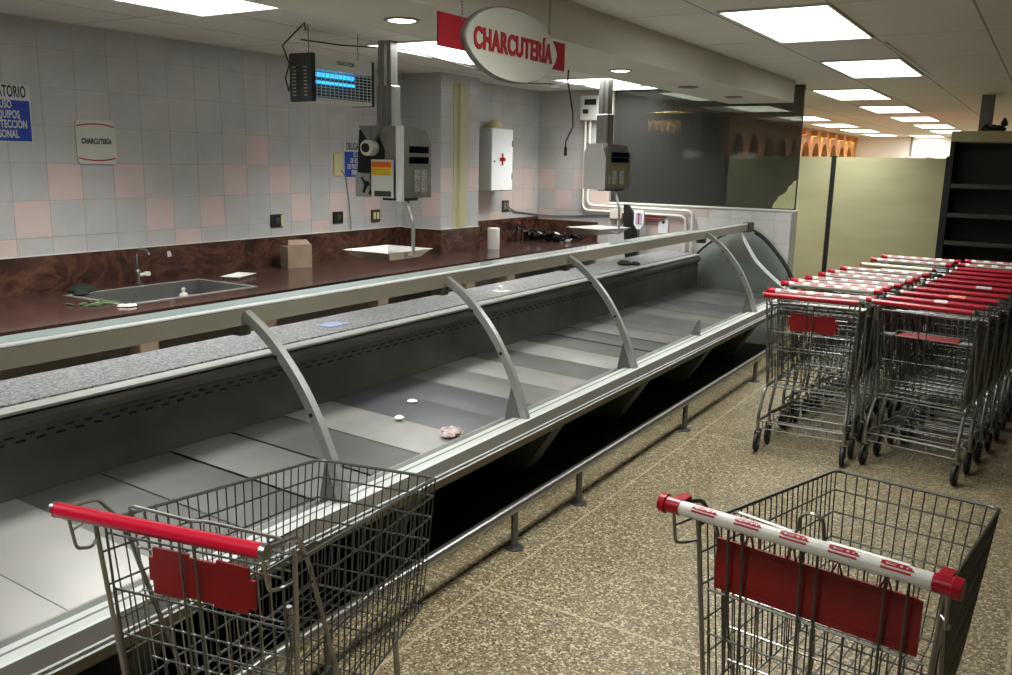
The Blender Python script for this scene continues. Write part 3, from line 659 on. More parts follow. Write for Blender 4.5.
# ------------------------------------------------------------------ back wall fittings
bx_ = empty('breaker_box', (-4.345, YB, 2.34)); tag(bx_, 'light grey breaker box high on the back wall by the scale mast', 'breaker box')
MB().rbox(-.11, .11, -.07, -.001, -.13, .13, .005).build('enclosure', M['paint_white'], bx_)
MB().box(-.06, .08, -.074, -.0705, .03, .09).box(-.075, -.01, -.074, -.0705, -.06, -.015).build('breaker_window', M['black'], bx_)
def bend(pts, r, n=5):
    """round the corners of a polyline"""
    P = [Vector(p) for p in pts]; out = [P[0]]
    for a, b_, c_ in zip(P, P[1:], P[2:]):
        u = (a-b_).normalized(); v = (c_-b_).normalized(); s0 = b_+u*r; s1 = b_+v*r
        for i in range(n+1):
            t_ = i/n; out.append(s0.lerp(b_, t_).lerp(b_.lerp(s1, t_), t_))
    out.append(P[-1]); return out
yy = YB-.035
for dx, dz, lab in ((0, 0, 'left white conduit from breaker box along the half wall'), (.06, .055, 'right white conduit from breaker box along the half wall')):
    g = MB().tube(bend([(-4.4+dx*.9, yy, 2.21), (-4.4+dx*.9, yy, 1.245+dz), (-3.2+dx*1.2, yy, 1.235+dz), (-3.2+dx*1.2, yy, .3)], .08), .014, 8)
    tag(g.build('conduit', M['pipe'], None, True), lab, 'pipe', 'white conduits on the back wall')
g = MB().rbox(-4.06, -3.92, YB-.05, YB-.001, 1.17, 1.27, .004)
tag(g.build('junction_box', M['pipe']), 'small white junction box on the half wall below the conduits', 'junction box')
g = MB().tube([(-3.92, YB-.03, 1.225), (-3.42, YB-.03, 1.215)], .011, 8).tube([(-3.92, YB-.03, 1.195), (-3.7, YB-.03, 1.19), (-3.45, YB-.03, 1.19)], .009, 8).tube([(-3.92, YB-.025, 1.17), (-3.53, YB-.025, 1.165)], .007, 8)
tag(g.build('hanging_rod', mat('red_rod', (128, 24, 34), .5)), 'bundle of red rods fixed along the half wall', 'rod')
g = MB().prism([(-3.88, 1.33), (-3.83, 1.33), (-3.74, 1.2), (-3.7, .6), (-3.82, .6), (-3.87, 1.1)], 1, YB-.1, YB-.055)
tag(g.build('hanging_apron', M['black'], None), 'black apron hanging on the half wall left of the white paddle', 'apron')
pd = empty('thermometer', (-3.68, YB-.13, 1.18)); tag(pd, 'white paddle shaped dial with red marks on a short pole', 'thermometer')
MB().prism([(-.055, .09), (-.05, .1), (.05, .1), (.055, .09), (.055, -.05), (.02, -.1), (-.02, -.1), (-.055, -.05)], 1, -.01, .01).build('dial_case', M['enamel'], pd)
MB().box(-.035, .035, -.0125, -.0102, -.05, .07).build('scale_face', mat('lilac_dial', (170, 172, 196), .5), pd)
MB().box(-.006, .006, -.014, -.0126, -.045, .05).box(-.014, .014, -.014, -.0126, .05, .066).build('red_mark', M['letterred'], pd)
MB().tube([(0, 0, -.1), (0, 0, -.42)], .012, 8).build('pole', M['chrome'], pd, True)
MB().lathe([(.05, -1.18), (.05, -1.17), (.012, -1.16), (.012, -.42)], n=14).build('stand', M['chrome_dark'], pd, True)
g = empty('wall_switch', (-3.45, YB, 1.14)); tag(g, 'tall white switch plate on the half wall left of the conduits', 'switch')
MB().rbox(-.055, .055, -.02, -.001, -.1, .09, .004).build('plate', M['enamel'], g)
MB().lathe([(.014, -.028), (.016, -.02)], (0, 0, .02), 14, ax=1).build('button', M['gondola_dark'], g)
g = MB().tube([(-2.9, 5.47, ZC), (-2.9, 5.45, 2.3), (-2.88, 5.5, 2.1), (-2.885, 5.52, 2.0), (-2.9, 5.45, 1.9), (-2.9, 5.45, 1.86)], .005, 6).tube([(-2.9, 5.45, 1.86), (-2.9, 5.45, 1.8)], .011, 8)
tag(g.build('dangling_cable', M['black'], None, True), 'black cable with a plug dangling from the ceiling below the oval sign', 'cable')
g = MB().lathe([(.05, ZC-.001), (.05, ZC-.02), (.035, ZC-.035)], (-4.4, 8.0, 0), 18)
tag(g.build('smoke_detector', M['enamel'], None, True), 'round white smoke detector on the ceiling above the first aid cabinet', 'smoke detector')
g = MB().lathe([(.045, ZC-.001), (.045, ZC-.03), (.03, ZC-.07), (.01, ZC-.08)], (-3.3, 8.3, 0), 16)
tag(g.build('dome_camera', M['black'], None, True), 'small black dome camera on the ceiling before the tinted glass', 'camera')
g = MB().tube([(-4.35, 4.4, ZC-.012), (-4.2, 4.6, ZC-.03), (-3.9, 4.95, ZC-.035), (-4.1, 6.2, ZC-.05), (-4.4, 7.2, ZC-.05), (-3.9, 8.0, ZC-.03), (-3.3, 8.3, ZC-.02)], .005, 6)
tag(g.build('ceiling_cable', M['black'], None, True), 'loose dark cable strung under the ceiling behind the oval sign', 'cable')

# ------------------------------------------------------------------ refrigerated service case in sections
XT, XL = -2.5, -2.02                 # top rail, front lip
def smooth(P, m=3):      # Catmull-Rom through the points
    Q = []; n = len(P)
    for i in range(n-1):
        p0, p1, p2, p3 = P[max(0, i-1)], P[i], P[i+1], P[min(n-1, i+2)]
        for k in range(m):
            t_ = k/m
            Q.append(tuple(.5*((2*p1[j])+(p2[j]-p0[j])*t_+(2*p0[j]-5*p1[j]+4*p2[j]-p3[j])*t_*t_+(3*p1[j]-p0[j]-3*p2[j]+p3[j])*t_**3) for j in range(2)))
    Q.append(P[-1]); return Q
def arm_pts():
    return smooth([(-2.49, 1.19), (-2.385, 1.125), (-2.285, 1.035), (-2.2, .935), (-2.13, .825), (-2.068, .70), (-2.026, .59), (-2.004, .528)], 3)
sheen_tones = (0, 0, 2, 2, 1, 2, 0, 3, 3, 1, 0, 2); sheen_tones_far = (0, 2, 2, 1, 2, 2, 1, 2, 3, 2, 2, 3)
def case(y0, y1, lab, arms, panels, last=False, glass_to=None):
    c_ = empty('display_case', (0, y0, 0)); tag(c_, lab, 'display case', 'refrigerated service cases in one line'); L = y1-y0; g_ = .002
    a, e = g_, L-g_
    # back wall of the well, with the rounded shoulder under the ledge
    b = MB().prism([(-3.0, .53), (-2.995, .53), (-3.0, .79), (-3.03, .80), (-3.03, .53)], 1, a, e)
    b.build('rear_liner', M['liner'], c_)
    b = MB().prism([(-3.04, .79), (-2.99, .79), (-2.972, .80), (-2.968, .825), (-2.985, .842), (-3.04, .845)], 1, a, e)
    b.build('shoulder', M['gondola_dark'] if False else M['liner'], c_)
    MB().prism([(-3.06, .845), (-3.0, .845), (-2.985, .852), (-2.985, .862), (-3.0, .868), (-3.06, .868)], 1, a, e).build('ledge_trim', M['trim_matte'], c_)
    MB().box(-3.40, -3.045, a, e, .845, .875).build('ledge', M['ledge'], c_)
    b = MB()
    n = int(L/.075)
    for k in range(n):
        yk = a+.02+k*.075
        b.box(-2.9995, -2.9965, yk+.002, yk+.034, .763, .770); b.box(-2.9990, -2.9950, yk+.04, yk+.072, .742, .749)
    b.build('air_slots', M['black'], c_)
    # tub and outer shell
    MB().prism([(-3.03, .49), (-2.1, .45), (-2.1, .36), (-3.03, .30)], 1, a, e).build('tub', M['strut'], c_)
    MB().box(-3.42, -3.4, a, e, .05, .845).box(-3.4, -3.031, a, e, .8, .844).build('rear_panel', M['gondola_dark'], c_)
    MB().box(-3.3, -2.62, a, e, 0, .30).box(-2.62, -2.19, a, e, 0, .012).build('base', M['kick'], c_)  # thin black front sheet paints in the shade under the case
    # deck panels
    wd_ = L/panels if panels else .32
    for k in range(panels):
        p0, p1 = a+k*wd_+.0015, a+(k+1)*wd_-.0015
        vs = []; fs = []; nx, ny = 8, 6; bow = random.uniform(.005, .011); tl = random.uniform(-.007, .007)
        for i in range(nx+1):
            for j_ in range(ny+1):
                u, v = i/nx, j_/ny; x = -2.993+u*.832
                z_ = .542-.03*u + .6*bow*math.sin(PI*v)*(.4+.6*math.sin(PI*min(1, u*1.1))) + tl*(v-.5)
                vs.append((x, p0+v*(p1-p0), z_))
        for i in range(nx):
            for j_ in range(ny):
                q = i*(ny+1)+j_; fs.append((q, q+1, q+ny+2, q+ny+1))
        b = MB().add(vs, fs); b.box(-2.99, -2.163, p0, p0+.003, .49, .508).box(-2.99, -2.163, p1-.003, p1, .49, .508)
        b.build('deck_panel', DK[4 if y0+p1 < 1.6 else (sheen_tones_far if last else sheen_tones)[k % 12]], c_, True)
    # lip: inner gutter, pale flat top, stepped front
    MB().prism([(-2.158, .48), (-2.158, .521), (-2.145, .523), (-2.14, .509), (-2.098, .509), (-2.094, .48)], 1, a, e).build('gutter', M['trim_matte'], c_)
    MB().prism([(-2.093, .47), (-2.093, .535), (-2.006, .543), (-2.0, .54), (-2.0, .47)], 1, a, e).build('lip_top', M['lip_top'], c_)
    MB().prism([(-2.06, .43), (-2.06, .539), (-1.999, .539), (-1.994, .489), (-2.002, .486), (-2.06, .43)][:5]+[(-2.02, .47)], 1, a, e).build('lip_front', M['face_grey'], c_)
    for zz in (.486, .468): MB().prism([(-2.03, zz-.003), (-2.03, zz+.003), (-1.992, zz+.003), (-1.99, zz-.001), (-1.994, zz-.003)], 1, a, e).build('bright_bead', M['lip_top'], c_)
    MB().prism([(-2.1, .425), (-2.1, .48), (-1.999, .48), (-2.004, .462), (-2.008, .425)], 1, a, e).build('lower_trim', M['olive_trim'], c_)
    # brackets under the lip
    for yb in [v for v in (y0+.6, y0+1.9, y0+3.2) if v < y1-.3]:
        MB().prism([(-2.11, .42), (-2.6, .42), (-2.6, .035), (-2.36, .035)], 1, yb-y0-.07, yb-y0+.07).build('bracket', M['bracket'], c_)
    # top rail and shelf glass
    MB().prism([(XT-.04, 1.135), (XT, 1.135), (XT, 1.196), (XT-.008, 1.2), (XT-.04, 1.2)], 1, 0, L+(.1 if last else 0)).build('top_rail', M['rail_face'], c_)
    MB().prism([(XT-.03, 1.2), (XT+.001, 1.2), (XT+.001, 1.205), (XT-.03, 1.206)], 1, 0, L+(.1 if last else 0)).build('rail_cap', M['lip_top'], c_)
    ge = (glass_to-y0) if glass_to else L
    MB().prism([(XT-.165, 1.194), (XT-.03, 1.2), (XT-.03, 1.206), (XT-.165, 1.20)], 1, a, ge-g_).build('shelf_glass', M['glass_shelf'], c_)
    # arms
    P = arm_pts()
    for ya in arms:
        b = MB(); yl = ya-y0; tck = []
        n = len(P); outer = []; inner = []
        for i, (x, z) in enumerate(P):
            q0 = P[max(0, i-1)]; q1 = P[min(n-1, i+1)]; dx, dz = q1[0]-q0[0], q1[1]-q0[1]; l_ = math.hypot(dx, dz); nx_, nz_ = -dz/l_, dx/l_
            outer.append((x, z)); inner.append((x+dz/l_*.036, z-dx/l_*.036))
        for i in range(n-1): b.prism([outer[i], outer[i+1], inner[i+1], inner[i]], 1, yl-.015, yl+.015)
        ar = b.build('arm', M['alu'], c_)
        MB().prism([(-2.035, .53), (-2.06, .64), (-2.10, .72), (-2.135, .55), (-2.135, .52)], 1, yl-.01, yl+.01).build('foot_gusset', M['strut'], c_)
        MB().box(XT-.075, XT-.005, yl-.025, yl+.025, 1.095, 1.135).build('clamp', M['gondola_dark'], c_)
        for (x, z) in ((-2.335, 1.035), (-2.165, .845)): MB().lathe([(.008, -.02), (.008, -.0145)], (x, yl, z), 8, ax=1).build('stud', M['black'], c_)
    return c_
random.seed(11)
DK = [mottled('deck_steel_%s' % w_, a_, b_, 2.0, .33, .62, rr_=(.3, .38)) for w_, a_, b_ in (('pale', (186, 184, 179), (150, 149, 145)), ('mid', (150, 150, 146), (122, 123, 120)), ('dim', (128, 129, 126), (100, 101, 98)), ('dark', (108, 110, 114), (84, 86, 90)), ('glare', (190, 188, 184), (168, 167, 163)))]  # one steel; ceiling reflections painted in as paler and darker panels
case(-1.3, .93, 'nearest display case section, cut by the bottom left photo corner', [], 7)
case(.93, 4.77, 'middle display case section with two curved arms behind the red handled cart', [.95, 2.21, 3.49], 12)
c3 = case(4.77, 8.6, 'far display case section ending at the tiled half wall', [4.79, 7.33], 12, True, 7.36)
MB().prism([(-2.06, .53), (-2.065, .65), (-2.08, .65), (-2.13, .54)], 1, 6.05-4.77-.01, 6.05-4.77+.01).build('foot_gusset', M['strut'], c3)
MB().rbox(XT-.05, XT+.012, 8.55-4.77, 8.72-4.77, 1.12, 1.212, .004).build('rail_end_cap', M['gondola_dark'], c3)
# end panel with black gasket, and the loose white end arc
ol0 = [(-3.09, .50), (-3.095, .77), (-3.04, .87), (-2.96, .95), (-2.85, 1.03), (-2.7, 1.10), (-2.55, 1.135), (-2.45, 1.12), (-2.35, 1.06), (-2.24, .95), (-2.14, .83), (-2.06, .70), (-2.0, .56), (-2.0, .50)]
ol = ol0[:1]+smooth(ol0[1:13], 3)+ol0[13:]
MB().prism(ol, 1, 8.695-4.77, 8.7-4.77).build('end_glass', M['glass_end'], c3)
MB().tube([(x, 8.697-4.77, z) for x, z in ol[:20]], .011, 6).build('gasket', M['black'], c3)
MB().tube([(x-.012, 8.69-4.77, z-.008) for x, z in ol[19:-1]], .02, 8).build('gasket', M['black'], c3, True)
b = MB(); P = smooth([(-2.57, 1.1), (-2.545, 1.03), (-2.505, .965), (-2.42, .84), (-2.312, .74), (-2.18, .635), (-2.06, .56)], 3)
def ribbon(b, P, t_, y0, y1):      # one continuous bent strip of thickness t_ between y0 and y1
    n = len(P); O = []
    for i, (x, z) in enumerate(P):
        a_, c_ = P[max(0, i-1)], P[min(n-1, i+1)]; dx, dz = c_[0]-a_[0], c_[1]-a_[1]; l_ = math.hypot(dx, dz); O.append((x-dz/l_*t_, z+dx/l_*t_))
    vs = [(p[0], y, p[1]) for p in P for y in (y0, y1)]+[(p[0], y, p[1]) for p in O for y in (y0, y1)]; m_ = 2*n; fs = []
    for i in range(n-1):
        k = 2*i; fs += [(k, k+1, k+3, k+2), (m_+k, m_+k+2, m_+k+3, m_+k+1), (k, k+2, m_+k+2, m_+k), (k+1, m_+k+1, m_+k+3, k+3)]
    fs += [(0, m_, m_+1, 1), (m_-2, m_-1, 2*m_-1, 2*m_-2)]
    return b.add(vs, fs)
ribbon(b, P, .024, 8.59-4.77, 8.62-4.77).build('end_arc', M['enamel'], c3)
# litter left in the case
g = MB(); random.seed(5)
for k in range(12): g.lathe([(.012, 0), (.024, .01), (.012, .022)], (-2.21+random.uniform(-.03, .03), 3.12+random.uniform(-.04, .04), .517+random.uniform(0, .015)), 6)
tag(g.build('crumpled_wrapper', mottled('wrapper', (200, 196, 194), (168, 130, 128), 40, .4)), 'crumpled pale wrapper lying at the front of the display case deck', 'wrapper')
g = MB().lathe([(.02, 0), (.026, .006), (.01, .016)], (-2.53, 3.15, .535), 7)
tag(g.build('paper_scrap', M['paper']), 'small white scrap on the deck, nearer of two', 'paper scrap')
g = MB().lathe([(.018, 0), (.03, .004), (.012, .012)], (-2.66, 3.42, .537), 6)
tag(g.build('paper_scrap', M['paper']), 'small white scrap on the deck, farther of two', 'paper scrap')
g = MB().add(*dish(.05, .07, .052, .075, .001, .0015, .001)); o = g.build('blue_reflection_patch', mottled('blue_reflection', (120, 130, 178), (160, 164, 182), 30, .5), None, loc=(-3.2, 3.42, .876)); tag(o, 'blue painted reflection of a sign on the grey speckled ledge', 'label')  # sign's reflection on the ledge, painted as a flat blue patch
g = MB().box(-3.2, -3.1, 5.0, 5.1, .8755, .879).box(-3.17, -3.14, 5.03, 5.07, .879, .91); tag(g.build('price_tag', M['paper']), 'small white price tag standing on the grey ledge mid way', 'price tag')
g = MB().lathe([(.05, 0), (.07, .015), (.04, .04)], (-3.15, 7.1, .8755), 8).lathe([(.04, 0), (.05, .015), (.02, .03)], (-3.08, 7.18, .8755), 8)
tag(g.build('black_cloth', M['cloth']), 'small black cloth left on the ledge near the far end', 'cloth')

# ------------------------------------------------------------------ bumper rail on the floor
br = empty('bumper_rail', (-1.92, 0, 0)); tag(br, 'low tubular steel bumper rail on short posts before the display cases', 'bumper rail')
MB().tube([(0, -1.5, .2), (0, 8.55, .2)], .024, 14).build('rail', M['chrome'], br, True)
for yy in (-.6, 1.0, 2.0, 3.23, 3.88, 5.44, 7.08, 8.4):
    p = MB().tube([(0, yy, .004), (0, yy, .185)], .017, 10).build('post', M['chrome_dark'], br, True)
    MB().lathe([(.045, .0), (.045, .006), (.02, .01)], (0, yy, 0), 16).build('foot_plate', M['chrome_dark'], p, True)

# ------------------------------------------------------------------ shopping carts
def lerp(a, b_, t_): return a+(b_-a)*t_
def make_cart(striped, gate_up, seat, handle='red', fine=False):
    """cart pointing to +y, handle above the origin"""
    r_ = empty('shopping_cart')
    W0, W1, B0, B1 = .262, (.222 if striped else .2), .235, .19      # half widths: rim rear/front, bottom rear/front
    YR, YF, ZR, ZF = .10, .92, .93, (.85 if striped else .825)         # rim
    YBR, YBF, ZB0, ZB1 = .14, .85, .41, .44      # basket floor
    hw = .307 if striped else .27
    tn = 6 if fine else 4
    def side(sg, u, v):      # u along depth, v from floor (0) to rim (1)
        x = lerp(lerp(B0, B1, u), lerp(W0, W1, u), v); y_ = lerp(lerp(YBR, YBF, u), lerp(YR, YF, u), v); z_ = lerp(lerp(ZB0, ZB1, u), lerp(ZR, ZF, u), v)
        return (sg*x, y_, z_)
    b = MB(); wr = .0019
    for sg in (-1, 1):
        for k in range(25):
            u = k/24; b.tube([side(sg, u, 0), side(sg, u, 1)], wr, tn, caps=False)
        for v in (.16, .34, .52, .70, .86):
            b.tube([side(sg, 0, v), side(sg, 1, v)], .0028, tn, caps=False)
    for k in range(1, 14):
        t_ = -1+2*k/14
        p0 = side(1, 1, 0); p1 = side(1, 1, 1); b.tube([(t_*p0[0], p0[1], p0[2]), (t_*p1[0], p1[1], p1[2])], wr, tn, caps=False)
    for v in (.16, .34, .52, .70, .86):
        p = side(1, 1, v); b.tube([p, (-p[0], p[1], p[2])], .0028, tn, caps=False)
    for k in range(15):      # floor
        t_ = -1+2*k/14; b.tube([(t_*B0, YBR, ZB0), (t_*B1, YBF, ZB1)], wr, tn, caps=False)
    for k in range(9):
        u = k/8; p = side(1, u, 0); b.tube([p, (-p[0], p[1], p[2])], .0026 if k % 3 == 0 else wr, tn, caps=False)
    b.build('basket_mesh', M['wire'], r_)
    b = MB(); R_ = .0048
    b.tube(bend([side(-1, 0, 1), side(-1, 1, 1), side(1, 1, 1), side(1, 0, 1)], .03, 3), R_, 6)
    b.tube(bend([side(-1, 0, 0), side(-1, 1, 0), side(1, 1, 0), side(1, 0, 0)], .03, 3), .004, 6)
    b.tube([side(-1, 0, 0), side(1, 0, 0)], .0045, 6)
    b.build('rim', M['chrome_dark'], r_, True)
    # rear side frames carrying the handle
    for sg in (-1, 1):
        b = MB()
        b.tube([(sg*B0, YBR, ZB0-.005), (sg*(W0+.004), YR, ZR), (sg*(W0+.006), YR-.005, .965)], .006, 6)
        b.tube(bend([(sg*(hw-.012), .0, 1.0), (sg*(W0+.004), .11, .985), (sg*(W0-.01), .17, .9), (sg*(B0+.014), .33, ZB0+.01)], .02, 3), .0058, 6)
        b.tube(bend([(sg*(hw-.02), .012, .995), (sg*(hw-.02), .03, .9), (sg*(hw-.02), .07, .885), (sg*(W0+.002), .098, .89)], .012, 3), .004, 6)
        b.tube([(sg*(hw-.02), .02, .945), (sg*(W0+.003), .10, .95)], .0035, 6)
        b.build('side_frame', M['chrome'], r_, True)
    # handle
    if striped:
        h_ = MB().tube([(-hw+.03, 0, 1.0), (hw-.03, 0, 1.0)], .0165, 14).build('handle', M['white_plastic'], r_, True)
        for sg in (-1, 1):
            MB().tube([(sg*(hw-.045), 0, 1.0), (sg*(hw-.012), 0, 1.0), (sg*(hw-.01), 0, 1.0), (sg*(hw+.006), 0, 1.0)], [.0185, .0185, .0225, .021], 14).build('handle_cap', M['red_plastic'], h_, True)
            MB().box(sg*(hw-.03)-.012, sg*(hw-.03)+.012, .012, .055, .99, 1.012).build('cap_clip', M['red_plastic'], h_)
        # printed marks: rolled onto the tube
        b = MB(); R2 = .0171
        def patch(x0, x1, a0, a1):
            n = 3; vs = []
            for i in range(n+1):
                a = a0+(a1-a0)*i/n
                for x in (x0, x1): vs.append((x, -R2*math.cos(a), 1.0+R2*math.sin(a)))
            b.add(vs, [(2*i, 2*i+1, 2*i+3, 2*i+2) for i in range(n)])
        for k in range(5):
            cx = -.2+.1*k; b = MB()
            patch(cx-.03, cx+.026, .28, .56)                       # pill
            patch(cx-.024, cx+.02, 1.22, 1.42); patch(cx-.03, cx-.022, .8, 1.36); patch(cx-.024, cx+.03, .72, .92)
            for q in (.0, .012, .022): patch(cx+q-.003, cx+q+.004, .9, 1.2)
            patch(cx-.018, cx-.004, 1.02, 1.14)
            b.build('printed_mark', M['red_plastic'], h_)
    else:
        h_ = MB().tube([(-hw+.006, 0, 1.0), (hw-.006, 0, 1.0)], .0165, 14).build('handle', M['red_plastic'] if handle == 'red' else M['cream_plastic'], r_, True)
        for sg in (-1, 1):
            MB().tube([(sg*(hw-.008), 0, 1.0), (sg*(hw+.003), 0, 1.0)], [.0178, .0165], 12).build('handle_cap', M['chrome'] if handle == 'red' else M['red_plastic'], h_, True)
    # rear gate
    b = MB()
    if not gate_up:
        yv_ = lambda z_: lerp(YBR-.004, YR+.01, (z_-ZB0)/.5)
        ztop = .765 if seat != 'open' else .80
        for k in range(13):
            t_ = -1+k/6; b.tube([(t_*.225, yv_(ZB0+.02), ZB0+.02), (t_*.238, yv_(ztop), ztop)], .0019, tn, caps=False)
        hs = [(ZB0+.02, .003), (.53, .0026), (.65, .0026), (ztop, .003), (.945, .0035)]
        if not striped and seat != 'open': hs += [(.905, .0026), (.925, .0026)]
        for z_, rr2 in hs:
            xv = lerp(.228, .248, (z_-ZB0)/.5); b.tube([(-xv, yv_(z_), z_), (xv, yv_(z_), z_)], rr2, 6)
        pairs = (-.19, -.155, -.02, .015, .155, .2) if striped else (-.235, -.03, .01, .235)
        for xs in pairs:
            b.tube([(xs*.97, YBR-.012, ZB0+.03), (xs, YR-.002, .945)], .0032, 6)
    else:
        for k in range(9):
            t_ = -1+.25*k; b.tube([(t_*.245, YR+.01, .915), (t_*.215, YR+.45, .86)], .0022, tn, caps=False)
        for u in (0, .5, 1): b.tube([(-.245+.03*u, YR+.01+.44*u, .915-.055*u), (.245-.03*u, YR+.01+.44*u, .915-.055*u)], .003, tn)
    g_ = b.build('rear_gate', M['chrome_dark'], r_)
    # folding child seat
    b = MB()
    if not gate_up:
        if seat == 'open':
            for k in range(11):
                t_ = -1+.2*k; b.tube([(t_*.155, .33, .76), (t_*.175, .22, .925)], .0026, 5)
            b.tube([(-.175, .22, .925), (.175, .22, .925)], .0035, 6); b.tube([(-.16, .33, .76), (.16, .33, .76)], .0035, 6)
            b.tube(bend([(-.2, YR+.02, .79), (-.2, .3, .80), (.2, .3, .80), (.2, YR+.02, .79)], .02, 3), .004, 6)
            b.build('child_seat', M['chrome'], r_)
            MB().prism([(-.17, YR+.04), (.17, YR+.04), (.15, .29), (-.15, .29)], 2, .79, .797).build('seat_panel', M['red_panel'], r_)
            for sg in (-1, 1): MB().box(sg*.215-.035, sg*.215+.035, YR+.03, .2, .788, .80).build('seat_bracket', M['grey_plastic'], r_)
        else:
            yb_ = YR+.045
            for k in range(13):
                t_ = -1+k/6; b.tube([(t_*.19, yb_+.03, .56), (t_*.2, yb_, .955)], .0021, 5)
            top = [(-.205, yb_, .93), (-.205, yb_-.002, .965), (-.04, yb_, .955), (.0, yb_+.01, .955), (.205, yb_, .955), (.205, yb_, .92)] if not striped else [(-.205, yb_, .93), (-.2, yb_, .965), (-.05, yb_, .955), (-.045, yb_, 1.0), (-.02, yb_, 1.012), (.005, yb_, 1.0), (.01, yb_, .955), (.2, yb_, .955), (.205, yb_, .92)]
            b.tube(bend(top, .012, 3), .004, 6)
            for z_ in (.57, .66, .75, .86): b.tube([(-.2, yb_+.03*(.955-z_)/.4, z_), (.2, yb_+.03*(.955-z_)/.4, z_)], .0028, 5)
            b.build('child_seat', M['chrome'], r_)
            pw = (-.225, .225, .775, .90) if striped else (-.135, .15, .778, .888)
            p = MB(); yp = YR+.018
            x0, x1, z0_, z1_ = pw
            if striped: poly = [(x0, z0_), (x1, z0_), (x1, z1_-.004), (x1-.02, z1_), (x0+.02, z1_), (x0, z1_)]
            else: poly = [(x0, z0_+.03), (x0+.01, z0_+.03), (x0+.01, z0_), (x0+.09, z0_), (x0+.09, z0_+.006), (x1-.11, z0_+.006), (x1-.11, z0_), (x1-.02, z0_), (x1-.02, z0_+.012), (x1, z0_+.012), (x1, z1_-.03), (x1-.015, z1_-.03), (x1-.015, z1_-.002), (x1-.1, z1_), (x1-.1, z1_-.008), (x0+.11, z1_-.008), (x0+.11, z1_), (x0+.012, z1_), (x0+.012, z1_-.025), (x0, z1_-.025)]
            p.prism(poly, 1, yp, yp+.007)
            if striped:
                p.box(x0+.008, x1-.008, yp-.002, yp, z0_+.012, z0_+.016); p.box(x0+.03, x1-.03, yp-.002, yp, z1_-.016, z1_-.013)
                for xt in (-.15, -.05, .05, .15): p.tube([(xt-.01, yp+.004, z1_), (xt+.002, yp+.004, z1_+.03), (xt+.012, yp+.004, z1_)], .003, 5)
            p.build('seat_panel', M['red_panel'], r_)
    # chassis
    for sg in (-1, 1):
        b = MB()
        b.tube(bend([(sg*(B0-.01), .30, ZB0), (sg*(B0+.012), YBR+.02, ZB0-.005), (sg*(B0+.02), .055, .23), (sg*(B0+.02), .08, .135)], .05, 4), .0105, 8)
        b.tube(bend([(sg*(B0+.018), .06, .205), (sg*.2, .68, .17), (sg*.175, .72, .3), (sg*.175, .7, ZB1)], .05, 4), .009, 8)
        b.build('leg', M['chrome'], r_, True)
    b = MB()
    for z_, yv, xv in ((.2, .062, .25), (.15, .075, .245)): b.tube([(-xv, yv, z_), (xv, yv, z_)], .004, 6)
    b.tube([(-.2, .68, .17), (.2, .68, .17)], .006, 6)
    for k in range(7):
        t_ = -1+k/3; b.tube([(t_*.23, .065, .2), (t_*.225, .08, .15), (t_*.19, .67, .145)], .0024, tn, caps=False)
    for k in range(3): yv = .25+.2*k; b.tube([(-lerp(.235, .19, (yv-.08)/.7), yv, .15), (lerp(.235, .19, (yv-.08)/.7), yv, .15)], .0026, tn, caps=False)
    b.build('lower_rack', M['chrome_dark'], r_)
    for (cx, cy) in ((-.255, .09), (.255, .09), (-.2, .68), (.2, .68)):
        c_ = MB().tube([(cx, cy, .15), (cx, cy, .13)], .016, 10)
        for s2 in (-1, 1): c_.add([(cx+s2*.016, cy-.022, .135), (cx+s2*.016, cy+.022, .135), (cx+s2*.016, cy-.012, .05), (cx+s2*.016, cy-.034, .05)]+[(cx+s2*.0185, cy-.022, .135), (cx+s2*.0185, cy+.022, .135), (cx+s2*.0185, cy-.012, .05), (cx+s2*.0185, cy-.034, .05)], [(0, 1, 2, 3), (4, 7, 6, 5), (0, 4, 5, 1), (1, 5, 6, 2), (2, 6, 7, 3), (3, 7, 4, 0)])
        c_.box(cx-.0185, cx+.0185, cy-.022, cy+.022, .13, .136)
        co_ = c_.build('caster', M['chrome'], r_)
        wy = cy-.023
        MB().lathe([(.03, -.012), (.052, -.012), (.0605, -.007), (.0605, .007), (.052, .012), (.03, .012)], (cx, wy, .0615), 20, ax=0).build('wheel', M['rubber'], co_, True)
        MB().lathe([(.028, -.0128), (.0285, 0), (.028, .0128)], (cx, wy, .0615), 14, ax=0).build('hub', M['grey_plastic'], co_, True)
    return r_
def put(o, L, R, label, group, first=False):
    """stand a cart so that its handle runs from L to R on the floor plan"""
    o.location = ((L[0]+R[0])/2, (L[1]+R[1])/2, 0); o.rotation_euler = (0, 0, math.atan2(R[1]-L[1], R[0]-L[0])); o['label'] = label; o['category'] = 'shopping cart'
    if group: o['group'] = group
    return o
GR = 'nested shopping carts parked in two rows'
cA = make_cart(False, False, 'shut', fine=True)
put(cA, (-1.748, .99), (-1.203, 1.098), 'shopping cart with plain red handle in front of the display case', None)
cB = make_cart(True, False, 'shut', fine=True)
put(cB, (-.672, 1.778), (-.05, 1.694), 'shopping cart with white and red handle standing alone at the bottom right', None)
cC = copy_tree(cA); put(cC, (-1.40, 5.215), (-.865, 5.235), 'red handled cart at the near end of the left nested row', GR)
cD = make_cart(False, False, 'open'); put(cD, (-.81, 5.36), (-.275, 5.27), 'red handled cart with open child seat at the near end of the right row', GR)
